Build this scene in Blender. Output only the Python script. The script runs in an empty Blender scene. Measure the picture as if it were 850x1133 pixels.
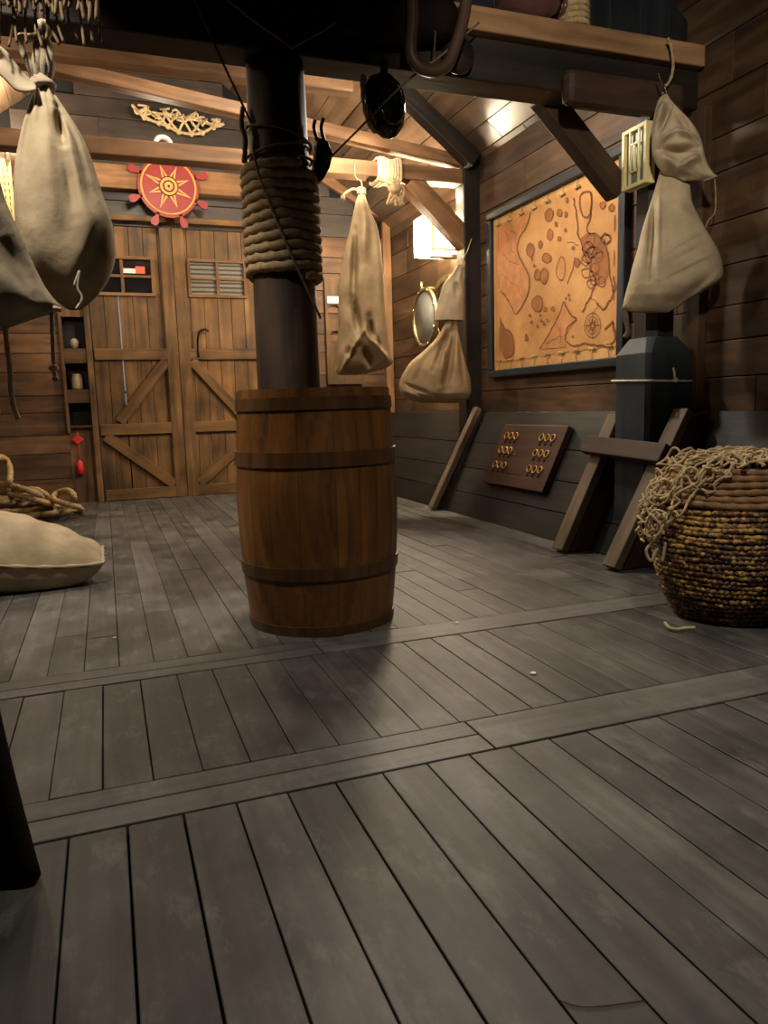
import bpy, bmesh, math, random
from mathutils import Vector, Matrix, noise
random.seed(7)
V = Vector
SC = bpy.context.scene
COL = SC.collection

# ------------------------------------------------------------------ camera
FPX, CAMZ = 828.0, 0.8
_v1 = V((115-425, 458-566.5, FPX)).normalized()
_v2 = V((2700-425, 385-566.5, FPX)).normalized()
_v2 = (_v2 - _v1*_v1.dot(_v2)).normalized()
_up = _v2.cross(_v1)
if _up.y > 0: _up = -_up
ROT = Matrix((_v2, _v1, _up))            # world = ROT @ cam (x right, y down, z fwd)
CAM = V((0, 0, CAMZ))
cd = bpy.data.cameras.new('camera'); cam = bpy.data.objects.new('camera', cd); COL.objects.link(cam)
cd.sensor_fit = 'VERTICAL'; cd.sensor_height = 36.0; cd.lens = FPX*36.0/1133.0
cd.clip_start = 0.02; cd.clip_end = 60
m = Matrix.Identity(4)
for i in range(3):
    m[i][0] = ROT[i][0]; m[i][1] = -ROT[i][1]; m[i][2] = -ROT[i][2]
m.translation = CAM
cam.matrix_world = m
SC.camera = cam

def ray(px, py): return ROT @ V((px-425, py-566.5, FPX))
def aty(px, py, y):
    d = ray(px, py); return CAM + d*(y/d.y)
def atx(px, py, x):
    d = ray(px, py); return CAM + d*(x/d.x)
def atz(px, py, z=0.0):
    d = ray(px, py); return CAM + d*((z-CAMZ)/d.z)

# ------------------------------------------------------------------ world + lights + exposure
wd = bpy.data.worlds.new('world'); SC.world = wd; wd.use_nodes = True
wd.node_tree.nodes['Background'].inputs[0].default_value = (0.55, 0.66, 0.85, 1)
wd.node_tree.nodes['Background'].inputs[1].default_value = 0.012
SC.view_settings.view_transform = 'Standard'
SC.view_settings.look = 'None'
SC.view_settings.exposure = 1.0
SC.view_settings.gamma = 1.0
SC.view_settings.use_curve_mapping = False
WARM = (1.0, 0.82, 0.58); SOFT = (1.0, 0.90, 0.77); HOT = (1.0, 0.72, 0.42)
def lamp(name, loc, power, col, r=0.06, target=None, cone=None, blend=0.6):
    ld = bpy.data.lights.new(name, 'SPOT' if target else 'POINT')
    ld.energy = power; ld.color = col; ld.shadow_soft_size = r
    o = bpy.data.objects.new(name, ld); COL.objects.link(o); o.location = loc
    if target:
        ld.spot_size = math.radians(cone); ld.spot_blend = blend
        o.rotation_euler = (V(target)-V(loc)).to_track_quat('-Z', 'Y').to_euler()
    return o
lamp('ceiling_light', (1.25, 4.40, 3.15), 60, SOFT, 0.07)
lamp('gleam_fill', (1.72, 3.95, 2.42), 20, SOFT, 0.06)  # added lamp, only for the gleam on the ceiling boards
lamp('mast_edge_fill', (-0.95, 3.9, 2.5), 18, SOFT, 0.06)  # added unseen lamp for the bright left edge of the mast
lamp('lantern_wall_fill', (2.62, 5.60, 2.42), 9, WARM, 0.05)  # added fill that brightens the wall above the glowing lantern
lamp('lantern_light', (2.44, 5.78, 2.16), 42, WARM, 0.08)
lamp('beam_spot', (1.45, 4.25, 2.42), 110, SOFT, 0.04, (1.80, 5.28, 2.42), 30, 0.6)
lamp('door_light', (0.5, 6.1, 2.75), 19, WARM, 0.10)
lamp('left_light', (-0.55, 6.85, 3.12), 26, WARM, 0.08)
lamp('front_light', (1.0, 0.85, 2.95), 84, SOFT, 0.12, (1.15, 1.3, 0), 84, 1.0)
lamp('front_spot', (0.5, 0.3, 2.3), 108, SOFT, 0.08, (2.2, 3.0, 1.95), 40, 0.8)
lamp('left_spot', (-0.62, 2.15, 3.0), 125, SOFT, 0.08, (-0.12, 2.95, 1.45), 46, 0.6)

# ------------------------------------------------------------------ materials
def lin(c):
    c = c/255.0
    return c/12.92 if c <= 0.04045 else ((c+0.055)/1.055)**2.4
def rgb(r, g, b): return (lin(r), lin(g), lin(b), 1)
def base(name):
    mt = bpy.data.materials.new(name); mt.use_nodes = True
    nt = mt.node_tree; b = nt.nodes['Principled BSDF']
    return mt, nt, b
def N(nt, t, **kw):
    n = nt.nodes.new(t)
    for k, v in kw.items(): setattr(n, k, v)
    return n
def wood(name, dark, light, rough=0.62, su=2.2, sv=26, island=0.35, blotch=0.5, bump=0.25, spec=0.35, obj_noise=1.6, scuff=0.0):
    mt, nt, b = base(name); L = nt.links.new
    uv = N(nt, 'ShaderNodeUVMap')
    mp = N(nt, 'ShaderNodeMapping'); mp.inputs['Scale'].default_value = (su, sv, 1); L(uv.outputs[0], mp.inputs[0])
    n1 = N(nt, 'ShaderNodeTexNoise'); n1.inputs['Scale'].default_value = 1.0; n1.inputs['Detail'].default_value = 6; n1.inputs['Distortion'].default_value = 0.6
    L(mp.outputs[0], n1.inputs['Vector'])
    tc = N(nt, 'ShaderNodeTexCoord')
    n2 = N(nt, 'ShaderNodeTexNoise'); n2.inputs['Scale'].default_value = obj_noise*2; n2.inputs['Detail'].default_value = 4
    L(tc.outputs['Object'], n2.inputs['Vector'])
    geo = N(nt, 'ShaderNodeNewGeometry')
    r1 = N(nt, 'ShaderNodeMapRange'); r1.inputs[1].default_value = 0.3; r1.inputs[2].default_value = 0.7; L(n1.outputs[0], r1.inputs[0])
    mx = N(nt, 'ShaderNodeMixRGB'); mx.inputs[1].default_value = dark; mx.inputs[2].default_value = light; L(r1.outputs[0], mx.inputs[0])
    r2 = N(nt, 'ShaderNodeMapRange'); r2.inputs[1].default_value = 0.3; r2.inputs[2].default_value = 0.7
    r2.inputs[3].default_value = 1-blotch; r2.inputs[4].default_value = 1+blotch*0.5; L(n2.outputs[0], r2.inputs[0])
    r3 = N(nt, 'ShaderNodeMapRange'); r3.inputs[3].default_value = 1-island; r3.inputs[4].default_value = 1+island*0.6; L(geo.outputs['Random Per Island'], r3.inputs[0])
    mu = N(nt, 'ShaderNodeMath', operation='MULTIPLY'); L(r2.outputs[0], mu.inputs[0]); L(r3.outputs[0], mu.inputs[1])
    hs = N(nt, 'ShaderNodeHueSaturation'); L(mx.outputs[0], hs.inputs['Color']); L(mu.outputs[0], hs.inputs['Value'])
    if scuff:
        n4 = N(nt, 'ShaderNodeTexNoise'); n4.inputs['Scale'].default_value = 7.0; n4.inputs['Detail'].default_value = 9; n4.inputs['Roughness'].default_value = 0.72
        mp4 = N(nt, 'ShaderNodeMapping'); mp4.inputs['Scale'].default_value = (1.5, 0.7, 1); L(tc.outputs['Object'], mp4.inputs[0]); L(mp4.outputs[0], n4.inputs['Vector'])
        r4 = N(nt, 'ShaderNodeMapRange'); r4.inputs[1].default_value = 0.53; r4.inputs[2].default_value = 0.75; r4.inputs[4].default_value = scuff; L(n4.outputs[0], r4.inputs[0])
        m4 = N(nt, 'ShaderNodeMixRGB'); m4.inputs[2].default_value = (light[0]*1.9, light[1]*1.9, light[2]*1.95, 1); L(r4.outputs[0], m4.inputs[0]); L(hs.outputs[0], m4.inputs[1])
        r5 = N(nt, 'ShaderNodeMapRange'); r5.inputs[1].default_value = 0.25; r5.inputs[2].default_value = 0.47; r5.inputs[3].default_value = 0.55; r5.inputs[4].default_value = 1.0; L(n4.outputs[0], r5.inputs[0])
        hs2 = N(nt, 'ShaderNodeHueSaturation'); L(m4.outputs[0], hs2.inputs['Color']); L(r5.outputs[0], hs2.inputs['Value']); hs = hs2
    L(hs.outputs[0], b.inputs['Base Color'])
    rr = N(nt, 'ShaderNodeMapRange'); rr.inputs[3].default_value = rough-0.12; rr.inputs[4].default_value = rough+0.12; L(n2.outputs[0], rr.inputs[0]); L(rr.outputs[0], b.inputs['Roughness'])
    b.inputs['Specular IOR Level'].default_value = spec
    bp = N(nt, 'ShaderNodeBump'); bp.inputs['Strength'].default_value = bump; bp.inputs['Distance'].default_value = 0.006
    L(n1.outputs[0], bp.inputs['Height']); L(bp.outputs[0], b.inputs['Normal'])
    return mt
def cloth(name, c0, c1, scale=7, weave=420, rough=0.9):
    mt, nt, b = base(name); L = nt.links.new
    tc = N(nt, 'ShaderNodeTexCoord')
    n1 = N(nt, 'ShaderNodeTexNoise'); n1.inputs['Scale'].default_value = scale; n1.inputs['Detail'].default_value = 5; L(tc.outputs['Object'], n1.inputs['Vector'])
    n2 = N(nt, 'ShaderNodeTexNoise'); n2.inputs['Scale'].default_value = weave; n2.inputs['Detail'].default_value = 1; L(tc.outputs['Object'], n2.inputs['Vector'])
    r1 = N(nt, 'ShaderNodeMapRange'); r1.inputs[1].default_value = 0.3; r1.inputs[2].default_value = 0.7; L(n1.outputs[0], r1.inputs[0])
    mx = N(nt, 'ShaderNodeMixRGB'); mx.inputs[1].default_value = c0; mx.inputs[2].default_value = c1; L(r1.outputs[0], mx.inputs[0])
    L(mx.outputs[0], b.inputs['Base Color']); b.inputs['Roughness'].default_value = rough; b.inputs['Specular IOR Level'].default_value = 0.15
    bp = N(nt, 'ShaderNodeBump'); bp.inputs['Strength'].default_value = 0.35; bp.inputs['Distance'].default_value = 0.003
    bp2 = N(nt, 'ShaderNodeBump'); bp2.inputs['Strength'].default_value = 0.3; bp2.inputs['Distance'].default_value = 0.012
    n3 = N(nt, 'ShaderNodeTexNoise'); n3.inputs['Scale'].default_value = 22; n3.inputs['Detail'].default_value = 3; L(tc.outputs['Object'], n3.inputs['Vector'])
    L(n3.outputs[0], bp2.inputs['Height']); L(n2.outputs[0], bp.inputs['Height']); L(bp2.outputs[0], bp.inputs['Normal']); L(bp.outputs[0], b.inputs['Normal'])
    return mt
def plain(name, col, rough=0.5, metal=0.0, var=0.25, scale=18, spec=0.4, emit=0.0, ecol=None, bump=0.0):
    mt, nt, b = base(name); L = nt.links.new
    tc = N(nt, 'ShaderNodeTexCoord')
    n1 = N(nt, 'ShaderNodeTexNoise'); n1.inputs['Scale'].default_value = scale; n1.inputs['Detail'].default_value = 4; L(tc.outputs['Object'], n1.inputs['Vector'])
    r = N(nt, 'ShaderNodeMapRange'); r.inputs[1].default_value = 0.3; r.inputs[2].default_value = 0.7; r.inputs[3].default_value = 1-var; r.inputs[4].default_value = 1+var*0.6; L(n1.outputs[0], r.inputs[0])
    hs = N(nt, 'ShaderNodeHueSaturation'); hs.inputs['Color'].default_value = col; L(r.outputs[0], hs.inputs['Value'])
    L(hs.outputs[0], b.inputs['Base Color']); b.inputs['Roughness'].default_value = rough; b.inputs['Metallic'].default_value = metal
    b.inputs['Specular IOR Level'].default_value = spec
    if emit:
        b.inputs['Emission Color'].default_value = ecol or col; b.inputs['Emission Strength'].default_value = emit
    if bump:
        bp = N(nt, 'ShaderNodeBump'); bp.inputs['Strength'].default_value = bump; bp.inputs['Distance'].default_value = 0.005
        L(n1.outputs[0], bp.inputs['Height']); L(bp.outputs[0], b.inputs['Normal'])
    return mt
M = {}
M['floor'] = wood('deck_boards', rgb(74, 71, 67), rgb(93, 90, 85), 0.55, 1.4, 26, 0.34, 0.55, 0.16, 0.4, 1.9, 0.75)
M['strip'] = wood('deck_strip', rgb(84, 81, 77), rgb(106, 103, 98), 0.55, 1.6, 30, 0.2, 0.3, 0.2, 0.4, 1.2, 0.5)
M['gap'] = plain('dark_gap', rgb(16, 15, 14), 0.9)
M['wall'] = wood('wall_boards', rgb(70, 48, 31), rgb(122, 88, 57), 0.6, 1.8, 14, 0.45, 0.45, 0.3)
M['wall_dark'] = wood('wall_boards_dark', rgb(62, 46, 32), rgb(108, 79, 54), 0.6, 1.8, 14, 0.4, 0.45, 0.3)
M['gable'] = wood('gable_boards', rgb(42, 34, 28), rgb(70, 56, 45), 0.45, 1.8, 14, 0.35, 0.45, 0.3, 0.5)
M['skirt'] = wood('charcoal_boards', rgb(26, 24, 22), rgb(43, 39, 35), 0.55, 1.8, 18, 0.25, 0.3, 0.25)
M['door'] = wood('door_boards', rgb(78, 56, 31), rgb(130, 95, 55), 0.6, 1.5, 16, 0.35, 0.6, 0.25)
M['beam'] = wood('beam_wood', rgb(98, 68, 42), rgb(150, 110, 72), 0.62, 1.6, 14, 0.2, 0.35, 0.3)
M['beam_dark'] = wood('dark_beam_wood', rgb(28, 23, 19), rgb(48, 38, 30), 0.55, 1.6, 14, 0.2, 0.35, 0.3)
M['brown_dark'] = wood('dark_brown_wood', rgb(50, 35, 24), rgb(76, 54, 38), 0.7, 1.6, 14, 0.15, 0.3, 0.3)
M['beam_light'] = wood('pale_beam_wood', rgb(126, 94, 62), rgb(176, 136, 94), 0.6, 1.6, 14, 0.15, 0.3, 0.3)
M['ceil'] = wood('ceiling_boards', rgb(74, 58, 44), rgb(112, 88, 66), 0.35, 1.6, 12, 0.3, 0.4, 0.2, 0.6)
M['bulk'] = wood('blue_black_boards', rgb(26, 29, 33), rgb(42, 46, 50), 0.6, 1.6, 14, 0.2, 0.3, 0.2)
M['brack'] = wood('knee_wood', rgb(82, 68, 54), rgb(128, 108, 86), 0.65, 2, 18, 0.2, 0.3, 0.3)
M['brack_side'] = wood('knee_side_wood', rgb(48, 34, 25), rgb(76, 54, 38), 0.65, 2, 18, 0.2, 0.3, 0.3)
M['barrel'] = wood('barrel_staves', rgb(86, 54, 23), rgb(132, 86, 38), 0.42, 1.6, 20, 0.12, 0.4, 0.12, 0.45)
M['hoop'] = wood('barrel_hoop', rgb(66, 43, 22), rgb(98, 66, 35), 0.4, 1.5, 20, 0.1, 0.2, 0.1, 0.5)
M['mast'] = wood('mast_wood', rgb(38, 28, 20), rgb(76, 56, 39), 0.62, 1.2, 14, 0.1, 0.4, 0.5, 0.35)
M['post'] = wood('blue_grey_post', rgb(40, 46, 50), rgb(62, 69, 73), 0.6, 1.5, 16, 0.15, 0.3, 0.2)
M['frame'] = wood('blue_black_frame', rgb(28, 32, 36), rgb(44, 50, 56), 0.45, 1.5, 18, 0.1, 0.2, 0.15)
M['puzzle'] = wood('red_brown_board', rgb(52, 33, 25), rgb(80, 52, 40), 0.5, 1.5, 20, 0.1, 0.25, 0.15)
M['burlap'] = cloth('burlap', rgb(148, 131, 104), rgb(182, 164, 134))
M['burlap_brown'] = cloth('burlap_brown', rgb(140, 116, 84), rgb(174, 148, 110))
M['burlap_tan'] = cloth('burlap_tan', rgb(162, 144, 114), rgb(198, 178, 146))
M['burlap_grey'] = cloth('burlap_grey', rgb(136, 123, 102), rgb(168, 153, 128))
M['leather'] = cloth('dark_cloth', rgb(20, 14, 11), rgb(32, 23, 18), 5, 300, 0.75)
M['rope'] = cloth('rope_fibre', rgb(142, 118, 84), rgb(184, 158, 116), 40, 500)
M['rope_pale'] = cloth('pale_rope_fibre', rgb(176, 152, 112), rgb(212, 190, 150), 40, 500)
M['rope_dark'] = cloth('dark_rope_fibre', rgb(92, 76, 56), rgb(126, 106, 80), 40, 500)
M['rope_mid'] = cloth('weathered_rope_fibre', rgb(126, 107, 78), rgb(164, 141, 106), 40, 500)
M['line'] = cloth('tarred_line', rgb(60, 48, 38), rgb(92, 74, 58), 40, 500)
M['white_rope'] = cloth('white_cord', rgb(196, 184, 160), rgb(226, 216, 196), 40, 500)
M['parch'] = cloth('parchment', rgb(178, 124, 70), rgb(208, 156, 98), 4, 200, 0.7)
M['canvas'] = cloth('map_canvas', rgb(188, 138, 82), rgb(216, 168, 108), 6, 300, 0.75)
M['ink'] = plain('brown_ink', rgb(124, 74, 42), 0.8)
M['land'] = plain('map_land', rgb(192, 128, 76), 0.8, var=0.2, scale=14)
M['wash'] = plain('brown_wash', rgb(158, 98, 48), 0.8, var=0.35, scale=9)
M['red'] = plain('red_paint', rgb(136, 26, 24), 0.45, var=0.1)
M['gold'] = plain('gold_paint', rgb(200, 150, 72), 0.45, var=0.1)
M['darkred'] = plain('dark_red_paint', rgb(96, 18, 14), 0.5, var=0.1)
M['brass'] = plain('brass', rgb(170, 152, 112), 0.42, 1.0, 0.2)
M['ringgold'] = plain('aged_brass', rgb(190, 150, 80), 0.4, 0.6, 0.25, 60)
M['steel'] = plain('bright_steel', rgb(170, 168, 160), 0.25, 1.0)
M['iron'] = plain('black_iron', rgb(26, 24, 22), 0.4, 0.6)
M['glossblack'] = plain('black_lacquer', rgb(22, 17, 15), 0.16, 0, 0.2, 10, 0.6)
M['cream'] = plain('cream_paint', rgb(236, 222, 158), 0.5, var=0.08)
M['lamp_cream'] = plain('lit_cream_paint', rgb(230, 215, 170), 0.5, var=0.05)
M['glass_grey'] = plain('frosted_pane', rgb(120, 122, 116), 0.4, 0, 0.15, 40)
M['glass_dark'] = plain('dark_pane', rgb(22, 20, 22), 0.12, 0, 0.2, 8, 0.6)
M['glass_port'] = plain('porthole_pane', rgb(112, 112, 106), 0.3, 0, 0.1, 8, 0.5)
M['glow'] = plain('glowing_pane', rgb(255, 236, 190), 0.5, emit=50.0, ecol=(1.0, 0.84, 0.58, 1))
M['signred'] = plain('red_light', rgb(220, 40, 20), 0.5, emit=0.5, ecol=(1.0, 0.12, 0.05, 1))
M['signpale'] = plain('pale_light', rgb(240, 200, 190), 0.5, emit=0.2, ecol=(1.0, 0.75, 0.65, 1))
M['daylight'] = plain('blue_daylight', rgb(170, 190, 210), 0.5, emit=0.1, ecol=(0.6, 0.75, 0.95, 1))
M['white'] = plain('white_card', rgb(244, 240, 228), 0.6, var=0.03)
M['ceramic'] = plain('cream_ceramic', rgb(160, 144, 112), 0.4, var=0.1)
M['redknot'] = plain('red_cord', rgb(206, 44, 26), 0.6, var=0.15)
M['jug'] = plain('purple_brown_glaze', rgb(92, 58, 56), 0.22, 0, 0.3, 6, 0.6)
M['hoopwood'] = wood('dark_hoop_wood', rgb(54, 40, 30), rgb(84, 62, 46), 0.5, 1.5, 20, 0.1, 0.3, 0.2)

def basket_mat():
    mt, nt, b = base('woven_basket'); L = nt.links.new
    tc = N(nt, 'ShaderNodeTexCoord')
    mp = N(nt, 'ShaderNodeMapping'); mp.inputs['Scale'].default_value = (58, 58, 70); L(tc.outputs['Object'], mp.inputs[0])
    n1 = N(nt, 'ShaderNodeTexNoise'); n1.inputs['Scale'].default_value = 1.0; n1.inputs['Detail'].default_value = 3; L(mp.outputs[0], n1.inputs['Vector'])
    n2 = N(nt, 'ShaderNodeTexNoise'); n2.inputs['Scale'].default_value = 7; n2.inputs['Detail'].default_value = 2; L(tc.outputs['Object'], n2.inputs['Vector'])
    ad = N(nt, 'ShaderNodeMath', operation='MULTIPLY_ADD'); L(n2.outputs[0], ad.inputs[0]); ad.inputs[1].default_value = 0.7; L(n1.outputs[0], ad.inputs[2])
    cr = N(nt, 'ShaderNodeValToRGB'); e = cr.color_ramp.elements
    e[0].position = 0.80; e[0].color = rgb(66, 42, 28); e[1].position = 1.0; e[1].color = rgb(196, 156, 82)
    x = e.new(0.90); x.color = rgb(112, 76, 42)
    L(ad.outputs[0], cr.inputs[0]); L(cr.outputs[0], b.inputs['Base Color']); b.inputs['Roughness'].default_value = 0.6
    return mt
M['basket'] = basket_mat()
M['basket_core'] = plain('dark_basket_fibre', rgb(52, 34, 23), 0.7, var=0.3, scale=40)
M['basket_rope'] = cloth('basket_rim_fibre', rgb(122, 92, 62), rgb(164, 132, 94), 30, 300)

# ------------------------------------------------------------------ mesh builder
WORLD = {}
class MB:
    def __init__(s):
        s.bm = bmesh.new(); s.uv = s.bm.loops.layers.uv.new('UVMap')
    def face(s, vs, uvs=None, mi=0, smooth=False):
        try: f = s.bm.faces.new(vs)
        except ValueError: return None
        f.material_index = mi; f.smooth = smooth
        if uvs:
            for l, u in zip(f.loops, uvs): l[s.uv].uv = u
        return f
    def board(s, p0, p1, w, t, up=(0, 0, 1), mi=0, taper=1.0):
        """box along p0-p1: width w across (perpendicular to up), thickness t along up"""
        p0, p1 = V(p0), V(p1); a = p1-p0; ln = a.length; a.normalize()
        u = V(up); u = (u-a*u.dot(a)).normalized(); sd = a.cross(u)
        o, o2 = random.uniform(0, 50), random.uniform(0, 50)
        c = []
        for p, k in ((p0, 1.0), (p1, taper)):
            for sx, sz in ((-1, -1), (1, -1), (1, 1), (-1, 1)):
                c.append(s.bm.verts.new(p+sd*sx*w*0.5*k+u*sz*t*0.5*k))
        per = [0, w, w+t, 2*w+t, 2*w+2*t]
        for i in range(4):
            j = (i+1) % 4
            s.face((c[i], c[j], c[4+j], c[4+i]), [(o, o2+per[i]), (o, o2+per[i+1]), (o+ln, o2+per[i+1]), (o+ln, o2+per[i])], mi)
        s.face((c[3], c[2], c[1], c[0]), [(o, o2), (o+w*.3, o2), (o+w*.3, o2+t), (o, o2+t)], mi)
        s.face((c[4], c[5], c[6], c[7]), [(o, o2), (o+w*.3, o2), (o+w*.3, o2+t), (o, o2+t)], mi)
        return s
    def box(s, lo, hi, grain=0, mi=0):
        lo, hi = V(lo), V(hi); c = (lo+hi)/2; d = hi-lo
        ax = [V((1, 0, 0)), V((0, 1, 0)), V((0, 0, 1))]
        up = 2 if grain != 2 else 1
        wi = [k for k in (0, 1, 2) if k not in (grain, up)][0]
        return s.board(c-ax[grain]*d[grain]/2, c+ax[grain]*d[grain]/2, d[wi], d[up], ax[up], mi)
    def prism(s, pts, off, mi=0, grain=None):
        """polygon pts (3D) extruded by vector off"""
        off = V(off); pts = [V(p) for p in pts]
        nrm = V((0, 0, 0))
        for i in range(len(pts)):
            nrm += (pts[i]-pts[0]).cross(pts[(i+1) % len(pts)]-pts[0])
        if nrm.dot(off) > 0: pts = pts[::-1]
        g = V(grain).normalized() if grain else (pts[1]-pts[0]).normalized()
        n = off.normalized(); q = n.cross(g)
        o = random.uniform(0, 50)
        U = lambda p: (o+p.dot(g), p.dot(q)+p.dot(n))
        a = [s.bm.verts.new(p) for p in pts]; b = [s.bm.verts.new(p+off) for p in pts]
        s.face(a, [U(p) for p in pts], mi)
        s.face(b[::-1], [U(p+off) for p in pts[::-1]], mi)
        k = len(pts)
        for i in range(k):
            j = (i+1) % k
            s.face((a[j], a[i], b[i], b[j]), [U(pts[j]), U(pts[i]), U(pts[i]+off), U(pts[j]+off)], mi)
        return s
    def lathe(s, prof, segs=48, c=(0, 0, 0), mi=0, a0=0.0, a1=2*math.pi, smooth=True, close=False, axis=None):
        """prof: list of (r,z); axis: matrix for orientation"""
        c = V(c); full = abs(a1-a0-2*math.pi) < 1e-6
        n = segs if full else segs+1
        rows = []; o = random.uniform(0, 50)
        for r, z in prof:
            row = []
            for k in range(n):
                t = a0+(a1-a0)*k/segs
                p = V((r*math.cos(t), r*math.sin(t), z))
                if axis is not None: p = axis @ p
                row.append(s.bm.verts.new(c+p))
            rows.append(row)
        m_ = len(prof)
        for i in range(m_ if close else m_-1):
            i2 = (i+1) % m_
            for k in range(segs):
                k2 = (k+1) % n
                t0, t1 = a0+(a1-a0)*k/segs, a0+(a1-a0)*(k+1)/segs
                r = max(prof[i][0], .02)
                s.face((rows[i][k], rows[i][k2], rows[i2][k2], rows[i2][k]),
                       [(o+prof[i][1], t0*r), (o+prof[i][1], t1*r), (o+prof[i2][1], t1*r), (o+prof[i2][1], t0*r)], mi, smooth)
        return s
    def tube(s, pts, r, segs=8, mi=0, closed=False, lobes=0, twist=40.0, amp=0.2, caps=True):
        pts = [V(p) for p in pts]; n = len(pts)
        if n < 2: return s
        rf = r if callable(r) else (lambda f: r)
        tan = []
        for i in range(n):
            if closed: a = pts[(i+1) % n]-pts[i-1]
            else: a = pts[min(i+1, n-1)]-pts[max(i-1, 0)]
            tan.append(a.normalized() if a.length > 1e-9 else V((0, 0, 1)))
        t0 = tan[0]; ref = V((0, 0, 1)) if abs(t0.z) < 0.9 else V((1, 0, 0))
        nn = (ref-t0*ref.dot(t0)).normalized(); dist = 0; rows = []; o = random.uniform(0, 50); ds = []
        for i in range(n):
            if i:
                dist += (pts[i]-pts[i-1]).length
                nn = nn-tan[i]*nn.dot(tan[i])
                nn = nn.normalized() if nn.length > 1e-6 else V((1, 0, 0))
            bn = tan[i].cross(nn); row = []; rr = rf(i/(n-1)); ds.append(dist)
            for k in range(segs):
                th = 2*math.pi*k/segs
                q = rr*(1+(amp*math.cos(lobes*(th-twist*dist)) if lobes else 0))
                row.append(s.bm.verts.new(pts[i]+nn*math.cos(th)*q+bn*math.sin(th)*q))
            rows.append(row)
        for i in range(n if closed else n-1):
            i2 = (i+1) % n
            for k in range(segs):
                k2 = (k+1) % segs
                d2 = ds[i2] if i2 else ds[-1]+.02
                s.face((rows[i][k], rows[i][k2], rows[i2][k2], rows[i2][k]),
                       [(o+ds[i], k/segs), (o+ds[i], (k+1)/segs), (o+d2, (k+1)/segs), (o+d2, k/segs)], mi, True)
        if not closed and caps:
            s.face(rows[0][::-1], None, mi); s.face(rows[-1], None, mi)
        return s
    def ball(s, c, r, mi=0, seg=10, rings=7, sc=(1, 1, 1)):
        c = V(c); rows = []
        for i in range(1, rings):
            ph = math.pi*i/rings
            rows.append([s.bm.verts.new(c+V((r*sc[0]*math.sin(ph)*math.cos(2*math.pi*k/seg), r*sc[1]*math.sin(ph)*math.sin(2*math.pi*k/seg), r*sc[2]*math.cos(ph)))) for k in range(seg)])
        t = s.bm.verts.new(c+V((0, 0, r*sc[2]))); b = s.bm.verts.new(c-V((0, 0, r*sc[2])))
        for k in range(seg):
            k2 = (k+1) % seg
            s.face((t, rows[0][k], rows[0][k2]), None, mi, True)
            s.face((b, rows[-1][k2], rows[-1][k]), None, mi, True)
            for i in range(len(rows)-1):
                s.face((rows[i][k], rows[i+1][k], rows[i+1][k2], rows[i][k2]), None, mi, True)
        return s
    def torus(s, c, R, r, axis=(0, 1, 0), seg=28, sg=8, mi=0, sx=1.0, sz=1.0, lobes=0):
        a = V(axis).normalized(); ref = V((0, 0, 1)) if abs(a.z) < .9 else V((1, 0, 0))
        u = (ref-a*ref.dot(a)).normalized(); w = a.cross(u)
        s.tube([V(c)+w*R*sx*math.cos(2*math.pi*k/seg)+u*R*sz*math.sin(2*math.pi*k/seg) for k in range(seg)], r, sg, mi, True, lobes)
        return s
    def build(s, name, mat, parent=None, origin=None, bevel=0.0):
        if parent is not None: org = WORLD[parent.name]
        else:
            if origin is None:
                xs = [v.co for v in s.bm.verts]
                lo = V([min(p[i] for p in xs) for i in range(3)]); hi = V([max(p[i] for p in xs) for i in range(3)])
                origin = ((lo.x+hi.x)/2, (lo.y+hi.y)/2, lo.z)
            org = V(origin)
        bmesh.ops.translate(s.bm, verts=s.bm.verts[:], vec=-org)
        bmesh.ops.recalc_face_normals(s.bm, faces=s.bm.faces[:])
        me = bpy.data.meshes.new(name); s.bm.to_mesh(me); s.bm.free()
        o = bpy.data.objects.new(name, me); COL.objects.link(o)
        for mt in (mat if isinstance(mat, (list, tuple)) else [mat]): me.materials.append(mt)
        if parent is not None: o.parent = parent
        else: o.location = org
        WORLD[o.name] = V(org)
        if bevel:
            b = o.modifiers.new('bevel', 'BEVEL'); b.width = bevel; b.segments = 2; b.limit_method = 'ANGLE'; b.angle_limit = math.radians(50)
        return o
def tag(o, label=None, cat=None, group=None, kind=None):
    if label: o['label'] = label
    if cat: o['category'] = cat
    if group: o['group'] = group
    if kind: o['kind'] = kind
    return o
def thing(name, label, cat, loc, group=None):
    o = bpy.data.objects.new(name, None); o.empty_display_size = 0.05; COL.objects.link(o); o.location = loc
    WORLD[o.name] = V(loc)
    return tag(o, label, cat, group)
def struct(o): o['kind'] = 'structure'; return o
def smooth_path(pts, per=8, closed=False):
    """catmull-rom"""
    pts = [V(p) for p in pts]; n = len(pts); out = []
    rng = range(n) if closed else range(n-1)
    for i in rng:
        if closed: p0, p1, p2, p3 = pts[i-1], pts[i], pts[(i+1) % n], pts[(i+2) % n]
        else: p0, p1, p2, p3 = pts[max(i-1, 0)], pts[i], pts[i+1], pts[min(i+2, n-1)]
        for k in range(per):
            t = k/per
            out.append(0.5*((2*p1)+(p2-p0)*t+(2*p0-5*p1+4*p2-p3)*t*t+(3*p1-p0-3*p2+p3)*t*t*t))
    if not closed: out.append(pts[-1])
    return out
R_ = random.uniform

# ================================================================== STRUCTURE
XL, XR, YB, YF = -1.6, 2.78, 7.36, -1.6
SL = 0.75; ZE = 2.6; XRIDGE = 0.6
def zc(x): return ZE+SL*(XR-x) if x > XRIDGE else ZE+SL*(XR-XRIDGE)-SL*(XRIDGE-x)
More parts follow.
